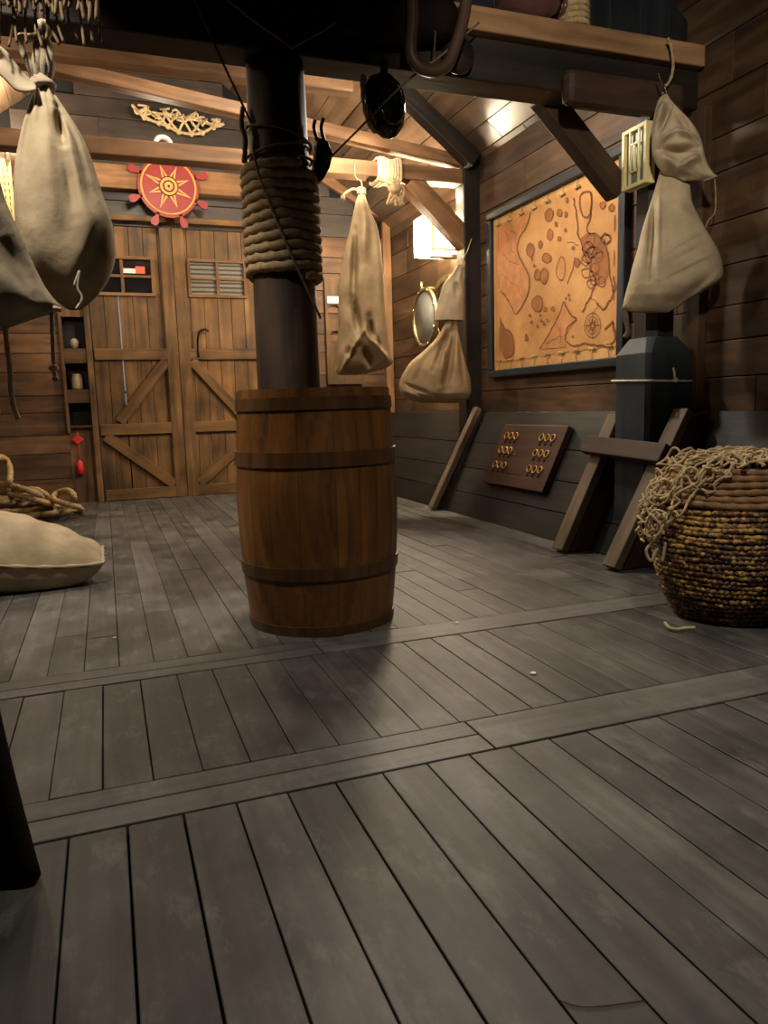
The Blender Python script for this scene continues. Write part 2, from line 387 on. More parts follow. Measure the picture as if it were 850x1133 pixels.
# floor
fb = MB()
fb.box((XL-.1, YF, -.09), (3.0, YB+.1, -0.022), 1, 1)
def bay(y0, y1, pitch, off, joints, g=.0018):
    k0 = int((XL-off)/pitch)-1
    x = off+k0*pitch
    while x < 2.95:
        x1 = x+pitch
        gg = g*R_(.6, 1.3) if y0 < 0 else g*R_(.1, 1.2); a, b = max(x, XL)+gg, min(x1, 2.95)-gg
        if b-a > .01:
            ys = [y0]
            if joints:
                y = y0+R_(.3, 1.6)
                while y < y1-.3:
                    ys.append(y); y += R_(1.2, 2.2)
            ys.append(y1)
            for q0, q1 in zip(ys[:-1], ys[1:]):
                dz = R_(-.0012, .0012)
                fb.board(((a+b)/2, q0+.0015, -.011+dz), ((a+b)/2, q1-.0015, -.011+dz), b-a, .022)
        x = x1
bay(YF, 1.464, .1066, -.124, False)
bay(1.634, 2.30, .1066, -.170, False, .0017)
bay(2.455, YB, .1066, -.12, True, .0015)
fl = fb.build('floor', [M['floor'], M['gap']], None, (0, 0, 0), .0022); struct(fl)
def strips(name, rows):
    s = MB()
    for x0, x1, y0, y1 in rows:
        s.board((x0+.002, (y0+y1)/2, -.010), (x1-.002, (y0+y1)/2, -.010), y1-y0-.004, .023)
    return struct(s.build(name, M['strip'], None, (0, 0, 0), .0022))
strips('trim_1', [(XL, .80, 1.467, 1.552), (XL, .80, 1.552, 1.632), (.80, 2.95, 1.467, 1.632)])
strips('trim_2', [(XL, .62, 2.302, 2.372), (XL, .62, 2.372, 2.452), (.62, 2.95, 2.302, 2.452)])

# walls of horizontal boards
def hboards(s, fixed, axis, a0, a1, z0, z1, t=.025, hmin=.15, hmax=.23, facing=-1, clip=False, joints=True, mi=0):
    z = z0
    while z < z1-.01:
        h = min(R_(hmin, hmax), z1-z)
        if z1-z-h < .07: h = z1-z
        lo, hi = a0, a1
        if clip:
            zz = z+h
            if zz > ZE:
                hi = min(hi, XR-(zz-ZE)/SL); lo = max(lo, XRIDGE-(zc(XRIDGE)-zz)/SL)
                if hi-lo < .1: break
        cuts = [lo]
        if joints:
            q = lo+R_(.7, 2.4)
            while q < hi-.4:
                cuts.append(q); q += R_(1.2, 2.6)
        cuts.append(hi)
        for b0, b1 in zip(cuts[:-1], cuts[1:]):
            off = fixed+R_(-.003, .003)
            if axis == 'x': s.board((b0+.001, off, z+h/2), (b1-.001, off, z+h/2), t, h-.005, mi=mi)
            else: s.board((off, b0+.001, z+h/2), (off, b1-.001, z+h/2), t, h-.005, mi=mi)
        z += h
DX0, DX1, DTOP = -.07, 1.47, 2.46            # doorway
wb = MB()
hboards(wb, YB, 'x', XL, -.31, 0, DTOP)
hboards(wb, YB, 'x', DX1, 2.86, 0, DTOP)
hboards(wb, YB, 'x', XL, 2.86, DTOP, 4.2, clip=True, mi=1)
wb.box((-.31, YB-.012, 0), (DX0, YB+.012, .68), 2)
wb.box((-.31, YB-.012, 1.66), (DX0, YB+.012, DTOP), 2)
# sheathing behind the boards, around niche and doorway
for lo, hi in (((XL-.05, YB+.02, 0), (-.31, YB+.05, DTOP)), ((DX1, YB+.02, 0), (2.95, YB+.05, DTOP)), ((XL-.05, YB+.02, DTOP), (2.95, YB+.05, 2.62))):
    wb.box(lo, hi, 0, 2)
wb.prism([(XL, YB+.02, 2.6), (2.86, YB+.02, 2.6), (XRIDGE, YB+.02, 4.3)], (0, .03, 0), 2)
struct(wb.build('wall_back', [M['wall'], M['gable'], M['gap']], None, (0, YB, 0), .003))
wr = MB()
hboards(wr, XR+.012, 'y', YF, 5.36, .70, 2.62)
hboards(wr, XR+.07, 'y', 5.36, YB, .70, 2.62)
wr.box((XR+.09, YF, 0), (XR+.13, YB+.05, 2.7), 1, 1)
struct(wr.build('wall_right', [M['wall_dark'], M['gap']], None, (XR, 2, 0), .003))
wl = MB()
hboards(wl, XL-.012, 'y', YF, YB, 0, 2.62)
wl.box((XL-.06, YF, 0), (XL-.026, YB+.05, 2.7), 1, 1)
struct(wl.build('wall_left', [M['wall'], M['gap']], None, (XL, 2, 0), .003))
# sloped charcoal skirting along the right wall
sk = MB()
SX0, SX1, SZ1 = 2.385, 2.735, .735
sdir = V((SX1-SX0, 0, SZ1)); slen = sdir.length; sdir.normalize(); snrm = V((-sdir.z, 0, sdir.x))
q = 0.0
for h in (.17, .19, .20, slen-.56):
    for y0, y1 in ((YF, 2.86), (2.86, 3.36), (3.36, 5.2), (5.2, YB-.02)):
        c = V((SX0, 0, 0))+sdir*(q+h/2)-snrm*.012
        sk.board(c+V((0, y0+.001, 0)), c+V((0, y1-.001, 0)), .024, h-.004, sdir)
    q += h
sk.box((SX1-.005, YF, SZ1-.03), (XR+.09, YB-.02, SZ1-.008), 1)
struct(sk.build('baseboard_right', M['skirt'], None, (2.55, 2, 0), .003))
# ceiling: boards along Y on both slopes
ce = MB()
sd_ = V((1, 0, -SL)).normalized(); sn_ = V((-SL, 0, -1)).normalized()
L_ = math.hypot(XR+.1-XRIDGE, SL*(XR+.1-XRIDGE)); q = 0
while q < L_:
    h = R_(.15, .21)
    y = YF
    while y < YB:
        y1 = min(y+R_(1.3, 2.6), YB)
        if YB-y1 < .5: y1 = YB
        for sgn in (1, -1):
            dd = V((sd_.x*sgn, 0, sd_.z)); c = V((XRIDGE, 0, zc(XRIDGE)))+dd*(q+h/2)+V((0, 0, .014+R_(-.003, .003)))
            ce.board(c+V((0, y+.001, 0)), c+V((0, y1-.001, 0)), .022, h-.005, dd)
        y = y1
    q += h
struct(ce.build('ceiling', M['ceil'], None, (XRIDGE, 3, 2.6), .003))
ce = MB()
ce.prism([(XL-.1, YF, zc(XL-.1)+.05), (XRIDGE, YF, zc(XRIDGE)+.05), (XR+.15, YF, zc(XR+.15)+.05), (XR+.15, YF, zc(XR+.15)+.08), (XRIDGE, YF, zc(XRIDGE)+.08), (XL-.1, YF, zc(XL-.1)+.08)], (0, YB-YF+.1, 0))
struct(ce.build('ceiling', M['gap'], None, (XRIDGE, 3, 2.6)))
# bulkhead added above the near frame to block light and keep that area dark
bk = MB()
x = XL
while x < XR-.02:
    x1 = min(x+R_(.16, .22), XR)
    bk.prism([(x+.002, 3.13, 2.435), (x1-.002, 3.13, 2.435), (x1-.002, 3.13, zc(x1)-.004), (x+.002, 3.13, zc(x)-.004)], (0, .025, 0), 0, (0, 0, 1))
    x = x1
struct(bk.build('wall_light_block', M['bulk'], None, (0.6, 3.14, 2.43), .003))

# ================================================================== TIMBERS
def timber(name, label, cat, parts, group=None, bevel=.006):
    """parts: list of (partname or None, material, fn)"""
    s = MB(); parts(s); return s
# near frame: dark cross beam with a pale plank along its top
b = thing('cross_beam', 'dark cross beam with a pale plank along its top, spanning from mast to right wall', 'beam', (.6, 3.1, 2.14))
s = MB(); s.board((XL+.02, 3.11, 2.24), (2.76, 3.11, 2.24), .17, .17); s.build('dark_beam', M['beam_dark'], b, bevel=.008)
s = MB(); s.board((.44, 3.09, 2.378), (2.76, 3.09, 2.378), .21, .095)
p = s.build('top_plank', M['beam_light'], b, bevel=.008); p['label'] = 'pale sawn plank'
s = MB(); s.board((1.985, 2.985, 2.155), (2.62, 2.985, 2.155), .075, .145); s.build('corbel', M['brown_dark'], b, bevel=.03)
# knee brace of the near frame
s = MB(); s.board((2.03, 3.235, 2.22), (2.47, 3.235, 1.815), .09, .115, (0.7, 0, .7))
tag(s.build('knee_brace', M['brown_dark'], None, None, .008), 'dark diagonal knee brace crossing the top right corner of the map', 'brace')
# near post: blue-grey pedestal and neck
b = thing('timber_post', 'thick blue-grey post with white cord tied around it, behind the right hanging sack', 'post', (2.6, 3.12, 0))
s = MB()
PX0, PX1, PY0, PY1 = 2.47, 2.75, 2.99, 3.25
def octa(x0, x1, y0, y1, ch, z): return [(x0+ch, y0, z), (x1-ch, y0, z), (x1, y0+ch, z), (x1, y1-ch, z), (x1-ch, y1, z), (x0+ch, y1, z), (x0, y1-ch, z), (x0, y0+ch, z)]
def stack(s, rings, mi=0):
    vs = [[s.bm.verts.new(p) for p in r] for r in rings]; n = len(rings[0])
    for i in range(len(rings)-1):
        for k in range(n):
            j = (k+1) % n
            s.face((vs[i][k], vs[i][j], vs[i+1][j], vs[i+1][k]), [(rings[i][k][2], k*.12), (rings[i][j][2], k*.12+.12), (rings[i+1][j][2], k*.12+.12), (rings[i+1][k][2], k*.12)], mi)
    s.face(vs[0][::-1], None, mi); s.face(vs[-1], None, mi)
stack(s, [octa(PX0, PX1, PY0, PY1, .02, .0), octa(PX0, PX1, PY0, PY1, .02, 1.02), octa(PX0+.05, PX1-.04, PY0+.045, PY1-.03, .03, 1.10)])
s.build('pedestal', M['post'], b, bevel=.006)
s = MB(); stack(s, [octa(PX0+.06, PX1-.05, PY0+.055, PY1-.04, .04, 1.095), octa(PX0+.06, PX1-.05, PY0+.055, PY1-.04, .04, 2.152)])
p = s.build('neck', M['beam_dark'], b, bevel=.006)
s = MB(); s.board((2.765, 3.0, .74), (2.765, 3.0, 2.15), .055, .09, (0, 1, 0)); s.build('rear_plank', M['wall_dark'], b, bevel=.004)
s = MB()
zt = .885
pts = [(PX0-.006, PY1+.006, zt+.01), (PX0-.008, PY0-.006, zt), (PX0+.02, PY0-.008, zt), (PX1-.02, PY0-.008, zt-.006), (PX1+.006, PY0+.02, zt-.006), (PX1+.006, PY1, zt), (PX1-.05, PY1+.008, zt), (PX0+.02, PY1+.008, zt+.01)]
s.tube(pts, .0055, 8, 0, True)
s.tube(smooth_path([(2.62, PY0-.01, zt), (2.61, PY0-.025, zt+.02), (2.605, PY0-.02, zt+.06)], 5), .006, 8)
s.ball((2.625, PY0-.014, zt), .014)
p = s.build('tied_cord', M['white_rope'], b); p['label'] = 'white cord tied in a knot'
# far frame: post, tie beam, rafter, knee brace
s = MB(); s.box((2.645, 5.28, 0), (2.80, 5.42, 2.60), 2)
tag(s.build('timber_post', M['beam_dark'], None, None, .008), 'dark square post between the porthole wall and the framed map', 'post')
s = MB(); s.board((XL+.02, 5.35, 2.478), (2.64, 5.35, 2.478), .14, .105)
tag(s.build('tie_beam', M['beam'], None, None, .008), 'long brown tie beam running above the red wheel sign to the far post', 'beam')
s = MB(); s.board((2.23, 5.35, 2.43), (2.76, 5.35, 1.955), .12, .145, (0.66, 0, .75))
tag(s.build('knee_brace', M['beam'], None, None, .008), 'brown diagonal knee brace in front of the glowing lantern', 'brace')
s = MB(); s.board((-.9, 5.35, 3.02), (2.70, 5.35, 2.59), .10, .085, (0, 0, 1))
tag(s.build('sloping_beam', M['beam'], None, None, .008), 'brown sloping beam that descends from upper left to the far post', 'beam')
s = MB(); s.board((2.70, 5.22, 2.565), (1.2, 5.22, 2.565+.75*1.50), .1, .12, (SL, 0, 1))
tag(s.build('rafter', M['beam_dark'], None, None, .008), 'dark rafter slanting up under the ceiling boards beside the black pulley', 'beam')
s = MB(); s.board((XL+.02, 4.45, 2.655), (1.5, 4.45, 2.655), .10, .085)
s.box((1.40, 4.40, 2.70), (1.5, 4.50, zc(1.45)-.01), 2)
tag(s.build('ceiling_beam', M['beam'], None, None, .006), 'upper brown beam just under the dark cross beam, behind mast', 'beam')
# lintel over the doors and gable trim
s = MB(); s.board((-1.5, 7.27, 2.845), (1.75, 7.27, 2.845), .12, .20); struct(s.build('trim_3', M['beam'], None, None, .008))
s = MB(); s.board((-.25, 7.30, 2.515), (1.6, 7.30, 2.515), .09, .05); struct(s.build('trim_4', M['door'], None, None, .005))
s = MB(); s.board((1.95, 7.31, 3.10), (2.85, 7.31, 2.63), .06, .09, (.5, 0, 1)); struct(s.build('trim_5', M['beam'], None, None, .005))
s = MB(); s.box((2.745, 7.29, .7), (2.83, 7.345, 2.62), 2); struct(s.build('trim_6', M['beam'], None, None, .005))
s = MB(); s.box((-.105, 7.28, 0), (-.055, 7.345, 2.46), 2); s.box((1.46, 7.28, 0), (1.55, 7.345, 2.46), 2); struct(s.build('trim_7', M['door'], None, None, .005))

# knees along the sloped skirting
def knee(y, label, x0, x1, z1, w=.095):
    b = thing('knee_bracket', label, 'bracket', (2.45, y, 0), 'slanted knee brackets')
    p0, p1 = V((x0, y, .012)), V((x1, y, z1))
    ax = (p1-p0).normalized(); up = V((-ax.z, 0, ax.x))
    s = MB(); s.board(p0, p1, w, .045, up); s.build('face_board', M['brack'], b, bevel=.005)
    s = MB()
    s.prism([V((x0+.035, y-w*.3, .004)), V((2.40, y-w*.3, .004)), V((2.75, y-w*.3, .735)), V((x1+.01, y-w*.3, z1-.03))], (0, w*.6, 0), 0, ax)
    s.build('gusset', M['brack_side'], b, bevel=.003)  # darker wood: shade of the unlit side put into the colour
    return b
knee(5.2, 'slanted pale knee bracket on the skirting below the small hanging sack by the porthole', 2.30, 2.70, .765, .075)
knee(3.36, 'slanted weathered knee bracket left of the blue-grey post', 2.225, 2.575, .715)
knee(2.885, 'slanted weathered knee bracket right of the post, behind the woven basket', 2.195, 2.60, .74)
s = MB(); s.board((2.425, 2.80, .54), (2.445, 3.44, .56), .095, .05, (-.88, 0, .47))
tag(s.build('cross_bar', M['brack_side'], None, None, .005), 'short dark bar laid across two knee brackets in front of the post', 'bar')

# ================================================================== MAST + BARREL
MX, MY, MR = .737, 3.12, .128
b = thing('mast', 'dark round wooden mast standing behind the barrel, wrapped with rope', 'mast', (MX, MY, 0))
s = MB()
prof = [(0, 0), (MR+.006, 0), (MR+.005, .7), (MR+.002, 1.2), (MR-.004, 1.7), (MR-.012, 2.15)]
s.lathe([(0.001, 0)]+[(MR+.006, 0), (MR+.006, .4), (MR+.004, .8), (MR+.002, 1.2), (MR-.006, 1.7), (MR-.014, 2.16), (.001, 2.16)], 40, (MX, MY, 0))
for v in s.bm.verts:
    a = math.atan2(v.co.y-MY, v.co.x-MX)
    k = 1+.018*noise.noise((a*1.3, v.co.z*1.1, 3))
    v.co.x = MX+(v.co.x-MX)*k; v.co.y = MY+(v.co.y-MY)*k
s.build('pole', M['mast'], b)
# helical rope wrap as one part of the mast
s = MB(); RR = .0195; turns = 11; pts = []
z0, z1 = 1.325, 1.745
for k in range(turns*40+1):
    t = 2*math.pi*k/40; f = k/(turns*40)
    pts.append((MX+(MR+.012)*math.cos(t-1.2), MY+(MR+.012)*math.sin(t-1.2), z0+(z1-z0)*f+.004*math.sin(t*3.1)))
s.tube(pts, RR, 9, 0, False, 3, 34.0, .17)
p = s.build('rope_wrap', M['rope_mid'], b); p['label'] = 'thick twisted rope wound round the mast'
s = MB()
for zc_, tilt, w in ((1.765, .02, .006), (1.815, .03, .006), (1.865, -.03, .005)):
    s.tube([(MX+(MR+.004)*math.cos(t), MY+(MR+.004)*math.sin(t), zc_+tilt*math.cos(t)) for t in [2*math.pi*k/36 for k in range(36)]], w, 6, 0, True)
s.tube(smooth_path([(MX-MR-.01, MY-.02, 1.97), (MX-MR-.022, MY-.03, 1.90), (MX-MR-.012, MY-.04, 1.84), (MX-MR-.02, MY-.03, 1.76)], 6), .010, 7, 0, False, 3, 60, .2)
s.build('thin_lashing', M['rope_dark'], b)
s = MB()
cx = MX+MR+.02
s.prism([(cx-.03, MY-.1, 1.74), (cx+.005, MY-.1, 1.70), (cx+.035, MY-.1, 1.75), (cx+.05, MY-.1, 1.80), (cx+.03, MY-.1, 1.85), (cx-.01, MY-.1, 1.86)], (0, .05, 0))
s.tube(smooth_path([(cx-.005, MY-.08, 1.84), (cx-.02, MY-.08, 1.90), (cx-.012, MY-.08, 1.93)], 5), .008, 7)
s.tube(smooth_path([(cx+.025, MY-.08, 1.84), (cx+.01, MY-.08, 1.90), (cx+.022, MY-.08, 1.94)], 5), .008, 7)
s.build('cleat', M['iron'], b, bevel=.004)

BX, BY = .737, 2.735
b = thing('barrel', 'tall brown wooden barrel standing open on the deck at the foot of mast', 'barrel', (BX, BY, 0))
prof = [(.270, .0), (.283, .12), (.295, .25), (.301, .40), (.301, .50), (.296, .62), (.288, .75), (.281, .868)]
def bar_r(z):
    for (r0, a), (r1, c) in zip(prof[:-1], prof[1:]):
        if a <= z <= c: return r0+(r1-r0)*(z-a)/(c-a)
    return prof[-1][0]
s = MB(); ns = 17; ang = [0]
ws = [R_(.75, 1.3) for _ in range(ns)]; tot = sum(ws); acc = 0; edges = [-1.62]
for w in ws: acc += w; edges.append(-1.62+2*math.pi*acc/tot)
zs = [.868*k/16 for k in range(17)]
for e0, e1 in zip(edges[:-1], edges[1:]):
    pr = [(bar_r(z), z) for z in zs]+[(bar_r(.868)-.022, .868), (bar_r(.6)-.022, .6), (bar_r(.3)-.022, .3), (bar_r(0)-.022, .0)]
    s.lathe(pr, 4, (BX, BY, 0), 0, e0+.0016, e1-.0016, True, True)
o_ = s.build('staves', M['barrel'], b)
mod = o_.modifiers.new('split', 'EDGE_SPLIT'); mod.split_angle = math.radians(40)
for z0_, z1_ in ((.795, .838), (.600, .652), (.205, .250), (.0, .036)):
    s = MB()
    e = .006
    s.lathe([(bar_r(z0_)-.004, z0_), (bar_r(z0_)+e, z0_), (bar_r(z1_)+e, z1_), (bar_r(z1_)-.004, z1_)], 64, (BX, BY, 0), 0, smooth=False, close=True)
    for f in s.bm.faces: f.smooth = False
    s.build('hoop', M['hoop'], b)
s = MB(); s.lathe([(.001, .80), (.262, .80), (.262, .78), (.001, .78)], 40, (BX, BY, 0)); s.build('lid', M['barrel'], b)

# ================================================================== DOORS
def door(name, x0, x1, mirror):
    y = 7.335
    b = bpy.data.objects.new(name, None); COL.objects.link(b); b.location = ((x0+x1)/2, y, 0); WORLD[b.name] = V(b.location); struct(b)
    s = MB(); x = x0; npl = 6; w = (x1-x0)/npl
    wx0, wx1, wz0, wz1 = (x0+.045, x0+.545, 1.875, 2.165) if not mirror else (x0+.145, x1-.12, 1.875, 2.165)
    for k in range(npl):
        a, c = x0+k*w+.002, x0+(k+1)*w-.002
        gap = .006 if (not mirror and k in (2,)) else 0
        segs = [(0.006, 2.45)]
        if c > wx0 and a < wx1:
            if a < wx0: s.box((a, y-.012, wz0), (wx0, y+.012, wz1), 2)
            if c > wx1: s.box((wx1, y-.012, wz0), (c, y+.012, wz1), 2)
            segs = [(0.006, wz0), (wz1, 2.45)]
        for z0, z1 in segs: s.box((a+gap, y-.012, z0), (c, y+.012, z1), 2)
    s.build('plank_panel', M['door'], b, bevel=.002)
    s = MB(); yr = y-.028
    for z in (.055, .655, 1.33): 
        s = MB(); s.board((x0+.01, yr, z), (x1-.01, yr, z), .03, .10); s.build('rail', M['door'], b, bevel=.004)
    inner = x1-.05 if not mirror else x0+.05
    s = MB(); s.box((inner-.055, yr-.017, .0), (inner+.05, yr+.015, 2.45), 2); s.build('stile', M['door'], b, bevel=.004)
    a_in = x1-.11 if not mirror else x0+.11; a_out = x0+.05 if not mirror else x1-.05
    s = MB(); s.board((a_out+(.13 if not mirror else -.13), yr, .72), (a_in, yr, 1.27), .028, .09, (0, 0, 1)); s.build('brace', M['door'], b, bevel=.004)
    s = MB(); s.board((a_out, yr, .60), (a_in, yr, .12), .028, .09, (0, 0, 1)); s.build('brace', M['door'], b, bevel=.004)
    fr = MB(); t = .028
    for lo, hi, g in (((wx0-t, y-.035, wz0-t), (wx1+t, y-.008, wz0), 0), ((wx0-t, y-.035, wz1), (wx1+t, y-.008, wz1+t), 0), ((wx0-t, y-.035, wz0), (wx0, y-.008, wz1), 2), ((wx1, y-.035, wz0), (wx1+t, y-.008, wz1), 2)):
        fr.box(lo, hi, g)
    mx, mz = (wx0+wx1)/2, (wz0+wz1)/2
    fr.box((mx-.014, y-.03, wz0), (mx+.014, y-.01, wz1), 2); fr.box((wx0, y-.028, mz-.012), (wx1, y-.012, mz+.012), 0)
    f = fr.build('window_frame', M['beam'], b, bevel=.003)
    pn = MB(); pn.box((wx0, y+.0, wz0), (wx1, y+.006, wz1), 0)
    pn.build('pane', M['glass_dark'] if not mirror else M['glass_grey'], f)
    if mirror:
        bl = MB()
        for k in range(7): bl.box((wx0+.005, y-.006, wz0+.02+k*.04), (wx1-.005, y-.002, wz0+.036+k*.04), 0)
        bl.build('blind', M['hoopwood'], f)
        h = MB(); h.tube(smooth_path([(x0+.17, y-.045, 1.30), (x0+.17, y-.05, 1.44), (x0+.19, y-.06, 1.53), (x0+.24, y-.06, 1.555), (x0+.275, y-.05, 1.54)], 6), .010, 8)
        h.build('handle', M['iron'], b)
    else:
        g = MB(); g.box((x0+2*w-.001, y+.004, 1.0), (x0+2*w+.009, y+.008, 1.86), 2); g.box((x0+2*w-.001, y+.004, .74), (x0+2*w+.009, y+.008, .98), 2); g.build('daylight_slit', M['daylight'], b)
        g = MB(); g.box((wx0+.26, y-.006, mz+.03), (wx1-.13, y-.002, mz+.07), 0); g.build('pale_glow', M['signpale'], f)
        g = MB(); g.box((wx1-.13, y-.007, mz+.03), (wx1-.05, y-.003, mz+.09), 0); g.build('red_glow', M['signred'], f)
    return b
door('door_1', -.05, .69, False)
door('door_2', .70, 1.455, True)
s = MB(); s.box((-.05, 7.36, .01), (1.45, 7.37, 2.45), 0); struct(s.build('door_backing', M['gap'], None, None))  # dark sheet added behind both leaves so the plank gaps stay dark

# ================================================================== MAP
FX = XR-.035
fy0, fy1, fz0, fz1 = 3.52, 5.10, .985, 2.17
b = thing('framed_map', 'orange treasure map lashed inside a wide blue-black frame on right wall', 'map', (XR, 4.3, fz0))
for lo, hi, g in (((XR-.05, fy0, fz0), (XR, fy1, fz0+.055), 1), ((XR-.05, fy0, fz1-.055), (XR, fy1, fz1), 1), ((XR-.05, fy0, fz0+.055), (XR, fy0+.06, fz1-.055), 2), ((XR-.05, fy1-.06, fz0+.055), (XR, fy1, fz1-.055), 2)):
    s = MB(); s.box(lo, hi, g); s.build('frame_rail', M['frame'], b, bevel=.008)
ay0, ay1, az0, az1 = fy0+.06, fy1-.06, fz0+.055, fz1-.055
s = MB(); s.box((XR-.018, ay0, az0), (XR-.002, ay1, az1), 1); s.build('backing', M['canvas'], b)
# map surface coordinates: u 0 left (far) .. 1 right (near); v 0 bottom .. 1 top
def mp(u, v, x=XR-.0225): return V((x, ay1-(ay1-ay0)*u, az0+(az1-az0)*v))
def mcrop(X, Y):
    """a point of the map as seen from the left side of the frame to the right, top to bottom"""
    u = (X-50)/665.0
    top = 262+(u)*(5-262); bot = 1098+u*(1040-1098)
    w = (ay1-ay0)
    v = 1-(Y-top)/(bot-top)
    k = 1.32                                   # the near side looks wider: undo perspective
    uu = u*k/(1+(k-1)*u) if False else (u/(u+(1-u)*(1/k)))**1.0
    uu = u/(k-(k-1)*u) if False else u*1.0/(u+(1-u)*1.0)
    return (persp(u), v)
def persp(u):
    # exact: pixel across the sheet -> distance along wall
    x0, x1 = 549.7, 678.9
    p = atx(x0+(x1-x0)*u, 330, XR); a = atx(x0, 330, XR).y; c = atx(x1, 330, XR).y
    return (a-p.y)/(a-c)
s = MB()
sheet_t, sheet_b = .955, .055
nU, nV = 24, 16; grid = []
for i in range(nU+1):
    col_ = []
    for j in range(nV+1):
        u = .02+.96*i/nU; v = sheet_b+(sheet_t-sheet_b)*j/nV
        wob = .008*math.sin(i*math.pi/1.5) if j in (0, nV) else 0
        col_.append(s.bm.verts.new(mp(u, v+wob, XR-.0215-.002*noise.noise((u*3, v*3, 0)))))
    grid.append(col_)
for i in range(nU):
    for j in range(nV): s.face((grid[i][j], grid[i+1][j], grid[i+1][j+1], grid[i][j+1]), None, 0, True)
def ribbon(pts, w, mi=1, lift=.0255, closed=False):
    P = [mp(u, v, XR-lift) for u, v in pts]; n = len(P)
    vs = []
    for i in range(n):
        if closed: t = P[(i+1) % n]-P[i-1]
        else: t = P[min(i+1, n-1)]-P[max(i-1, 0)]
        t.normalize(); q = V((0, -t.z, t.y)); ww = w*(.7+.5*abs(noise.noise((i*.37, w*100, pts[0][0]*9))))
        vs.append((s.bm.verts.new(P[i]+q*ww), s.bm.verts.new(P[i]-q*ww)))
    for i in range(n if closed else n-1):
        j = (i+1) % n; s.face((vs[i][0], vs[i][1], vs[j][1], vs[j][0]), None, mi)
def jag(pts, per=8, amp=.006, closed=False):
    sp = smooth_path([(u, v, 0) for u, v in pts], per, closed)
    return [(p.x+amp*noise.noise((p.x*40, p.y*40, 1)), p.y+amp*noise.noise((p.x*40, p.y*40, 9))) for p in sp]
def fill(pts, mi=2, lift=.0240):
    vs = [s.bm.verts.new(mp(u, v, XR-lift)) for u, v in pts]; s.face(vs, None, mi)
Pm = lambda L: [mcrop(*q) for q in L]
coastA = jag(Pm([(250, 240), (225, 320), (190, 370), (180, 440), (210, 520), (238, 580), (238, 660), (210, 730), (172, 785), (150, 750), (120, 690), (90, 655)]), 8)
ribbon(coastA, .006)
fill(jag(Pm([(250, 240), (225, 320), (190, 370), (180, 440), (210, 520), (238, 580), (238, 660), (210, 730), (172, 785), (130, 720), (90, 655), (75, 500), (72, 310), (150, 280)]), 6), 3)
ribbon(jag(Pm([(85, 800), (110, 860), (150, 900), (158, 1000), (120, 1030)]), 8), .006)
fill(jag(Pm([(85, 800), (110, 860), (150, 900), (158, 1000), (110, 1030), (80, 960)]), 6))
ribbon(jag(Pm([(470, 190), (490, 300), (490, 380), (515, 430), (530, 500), (560, 560), (590, 640), (570, 700), (540, 760), (520, 800)]), 8, .012), .007)
ribbon(jag(Pm([(560, 170), (560, 290), (540, 370), (600, 400), (640, 460), (655, 560), (670, 650), (680, 700)]), 8, .012), .006)
fill(jag(Pm([(540, 380), (600, 400), (640, 460), (655, 560), (640, 640), (590, 650), (560, 560), (530, 480), (510, 410)]), 6, .01))
for k in range(16):
    cx, cy = R_(530, 640), R_(410, 650)
    ribbon(jag(Pm([(cx+R_(18, 30)*math.cos(t), cy+R_(18, 36)*math.sin(t)) for t in [2*math.pi*q/7 for q in range(7)]]), 5, .008, True), .004, closed=True)
ribbon(jag(Pm([(505, 180), (560, 175), (560, 270), (535, 300), (508, 260)]), 6, .004, True), .007, closed=True)
ribbon(jag(Pm([(295, 985), (350, 900), (400, 800), (425, 735), (450, 790), (490, 830)]), 8, .008), .006)
fill(jag(Pm([(300, 985), (350, 900), (400, 800), (425, 745), (450, 800), (470, 850), (430, 930), (440, 980)]), 6, .006), 3)
ribbon(jag(Pm([(490, 830), (440, 890), (440, 950), (480, 975), (530, 965), (600, 975), (660, 980), (690, 930), (680, 850), (640, 900)]), 8, .01), .006)
ribbon(jag(Pm([(680, 620), (690, 680), (660, 740), (630, 790), (600, 750)]), 7, .01), .007)
ribbon(Pm([(480, 500), (470, 560), (440, 640)]), .004)
for cx, cy, rx, ry, f in ((345, 270, 24, 34, 1), (400, 262, 14, 22, 1), (432, 275, 8, 16, 1), (350, 372, 17, 30, 1), (382, 320, 8, 12, 1), (300, 420, 12, 20, 1), (398, 398, 10, 14, 1), (247, 445, 22, 40, 1), (332, 495, 24, 26, 1), (285, 580, 18, 30, 1), (320, 590, 24, 40, 1), (408, 560, 24, 66, 0), (285, 735, 30, 46, 1), (325, 768, 9, 12, 1), (365, 770, 8, 14, 1), (438, 200, 8, 16, 1), (620, 245, 15, 20, 1), (665, 262, 14, 20, 1), (490, 528, 14, 24, 1), (470, 452, 8, 10, 1), (225, 920, 9, 22, 1), (430, 355, 6, 10, 1),
                         (245, 800, 5, 8, 1), (252, 835, 6, 9, 1), (285, 858, 6, 9, 1), (305, 830, 5, 8, 1), (320, 848, 6, 8, 1), (338, 830, 5, 8, 1), (300, 800, 4, 7, 1), (450, 700, 5, 8, 1), (455, 725, 4, 7, 1), (435, 715, 4, 7, 1), (255, 495, 4, 7, 1), (268, 530, 5, 8, 1), (472, 925, 5, 6, 1)):
    ring = [(cx+rx*R_(.75, 1.1)*math.cos(t), cy+ry*R_(.8, 1.1)*math.sin(t)) for t in [2*math.pi*q/9 for q in range(9)]]
    pr = jag(Pm(ring), 4, .003, True)
    if f: fill(pr)
    ribbon(pr, .0035 if rx > 9 else .002, closed=True)
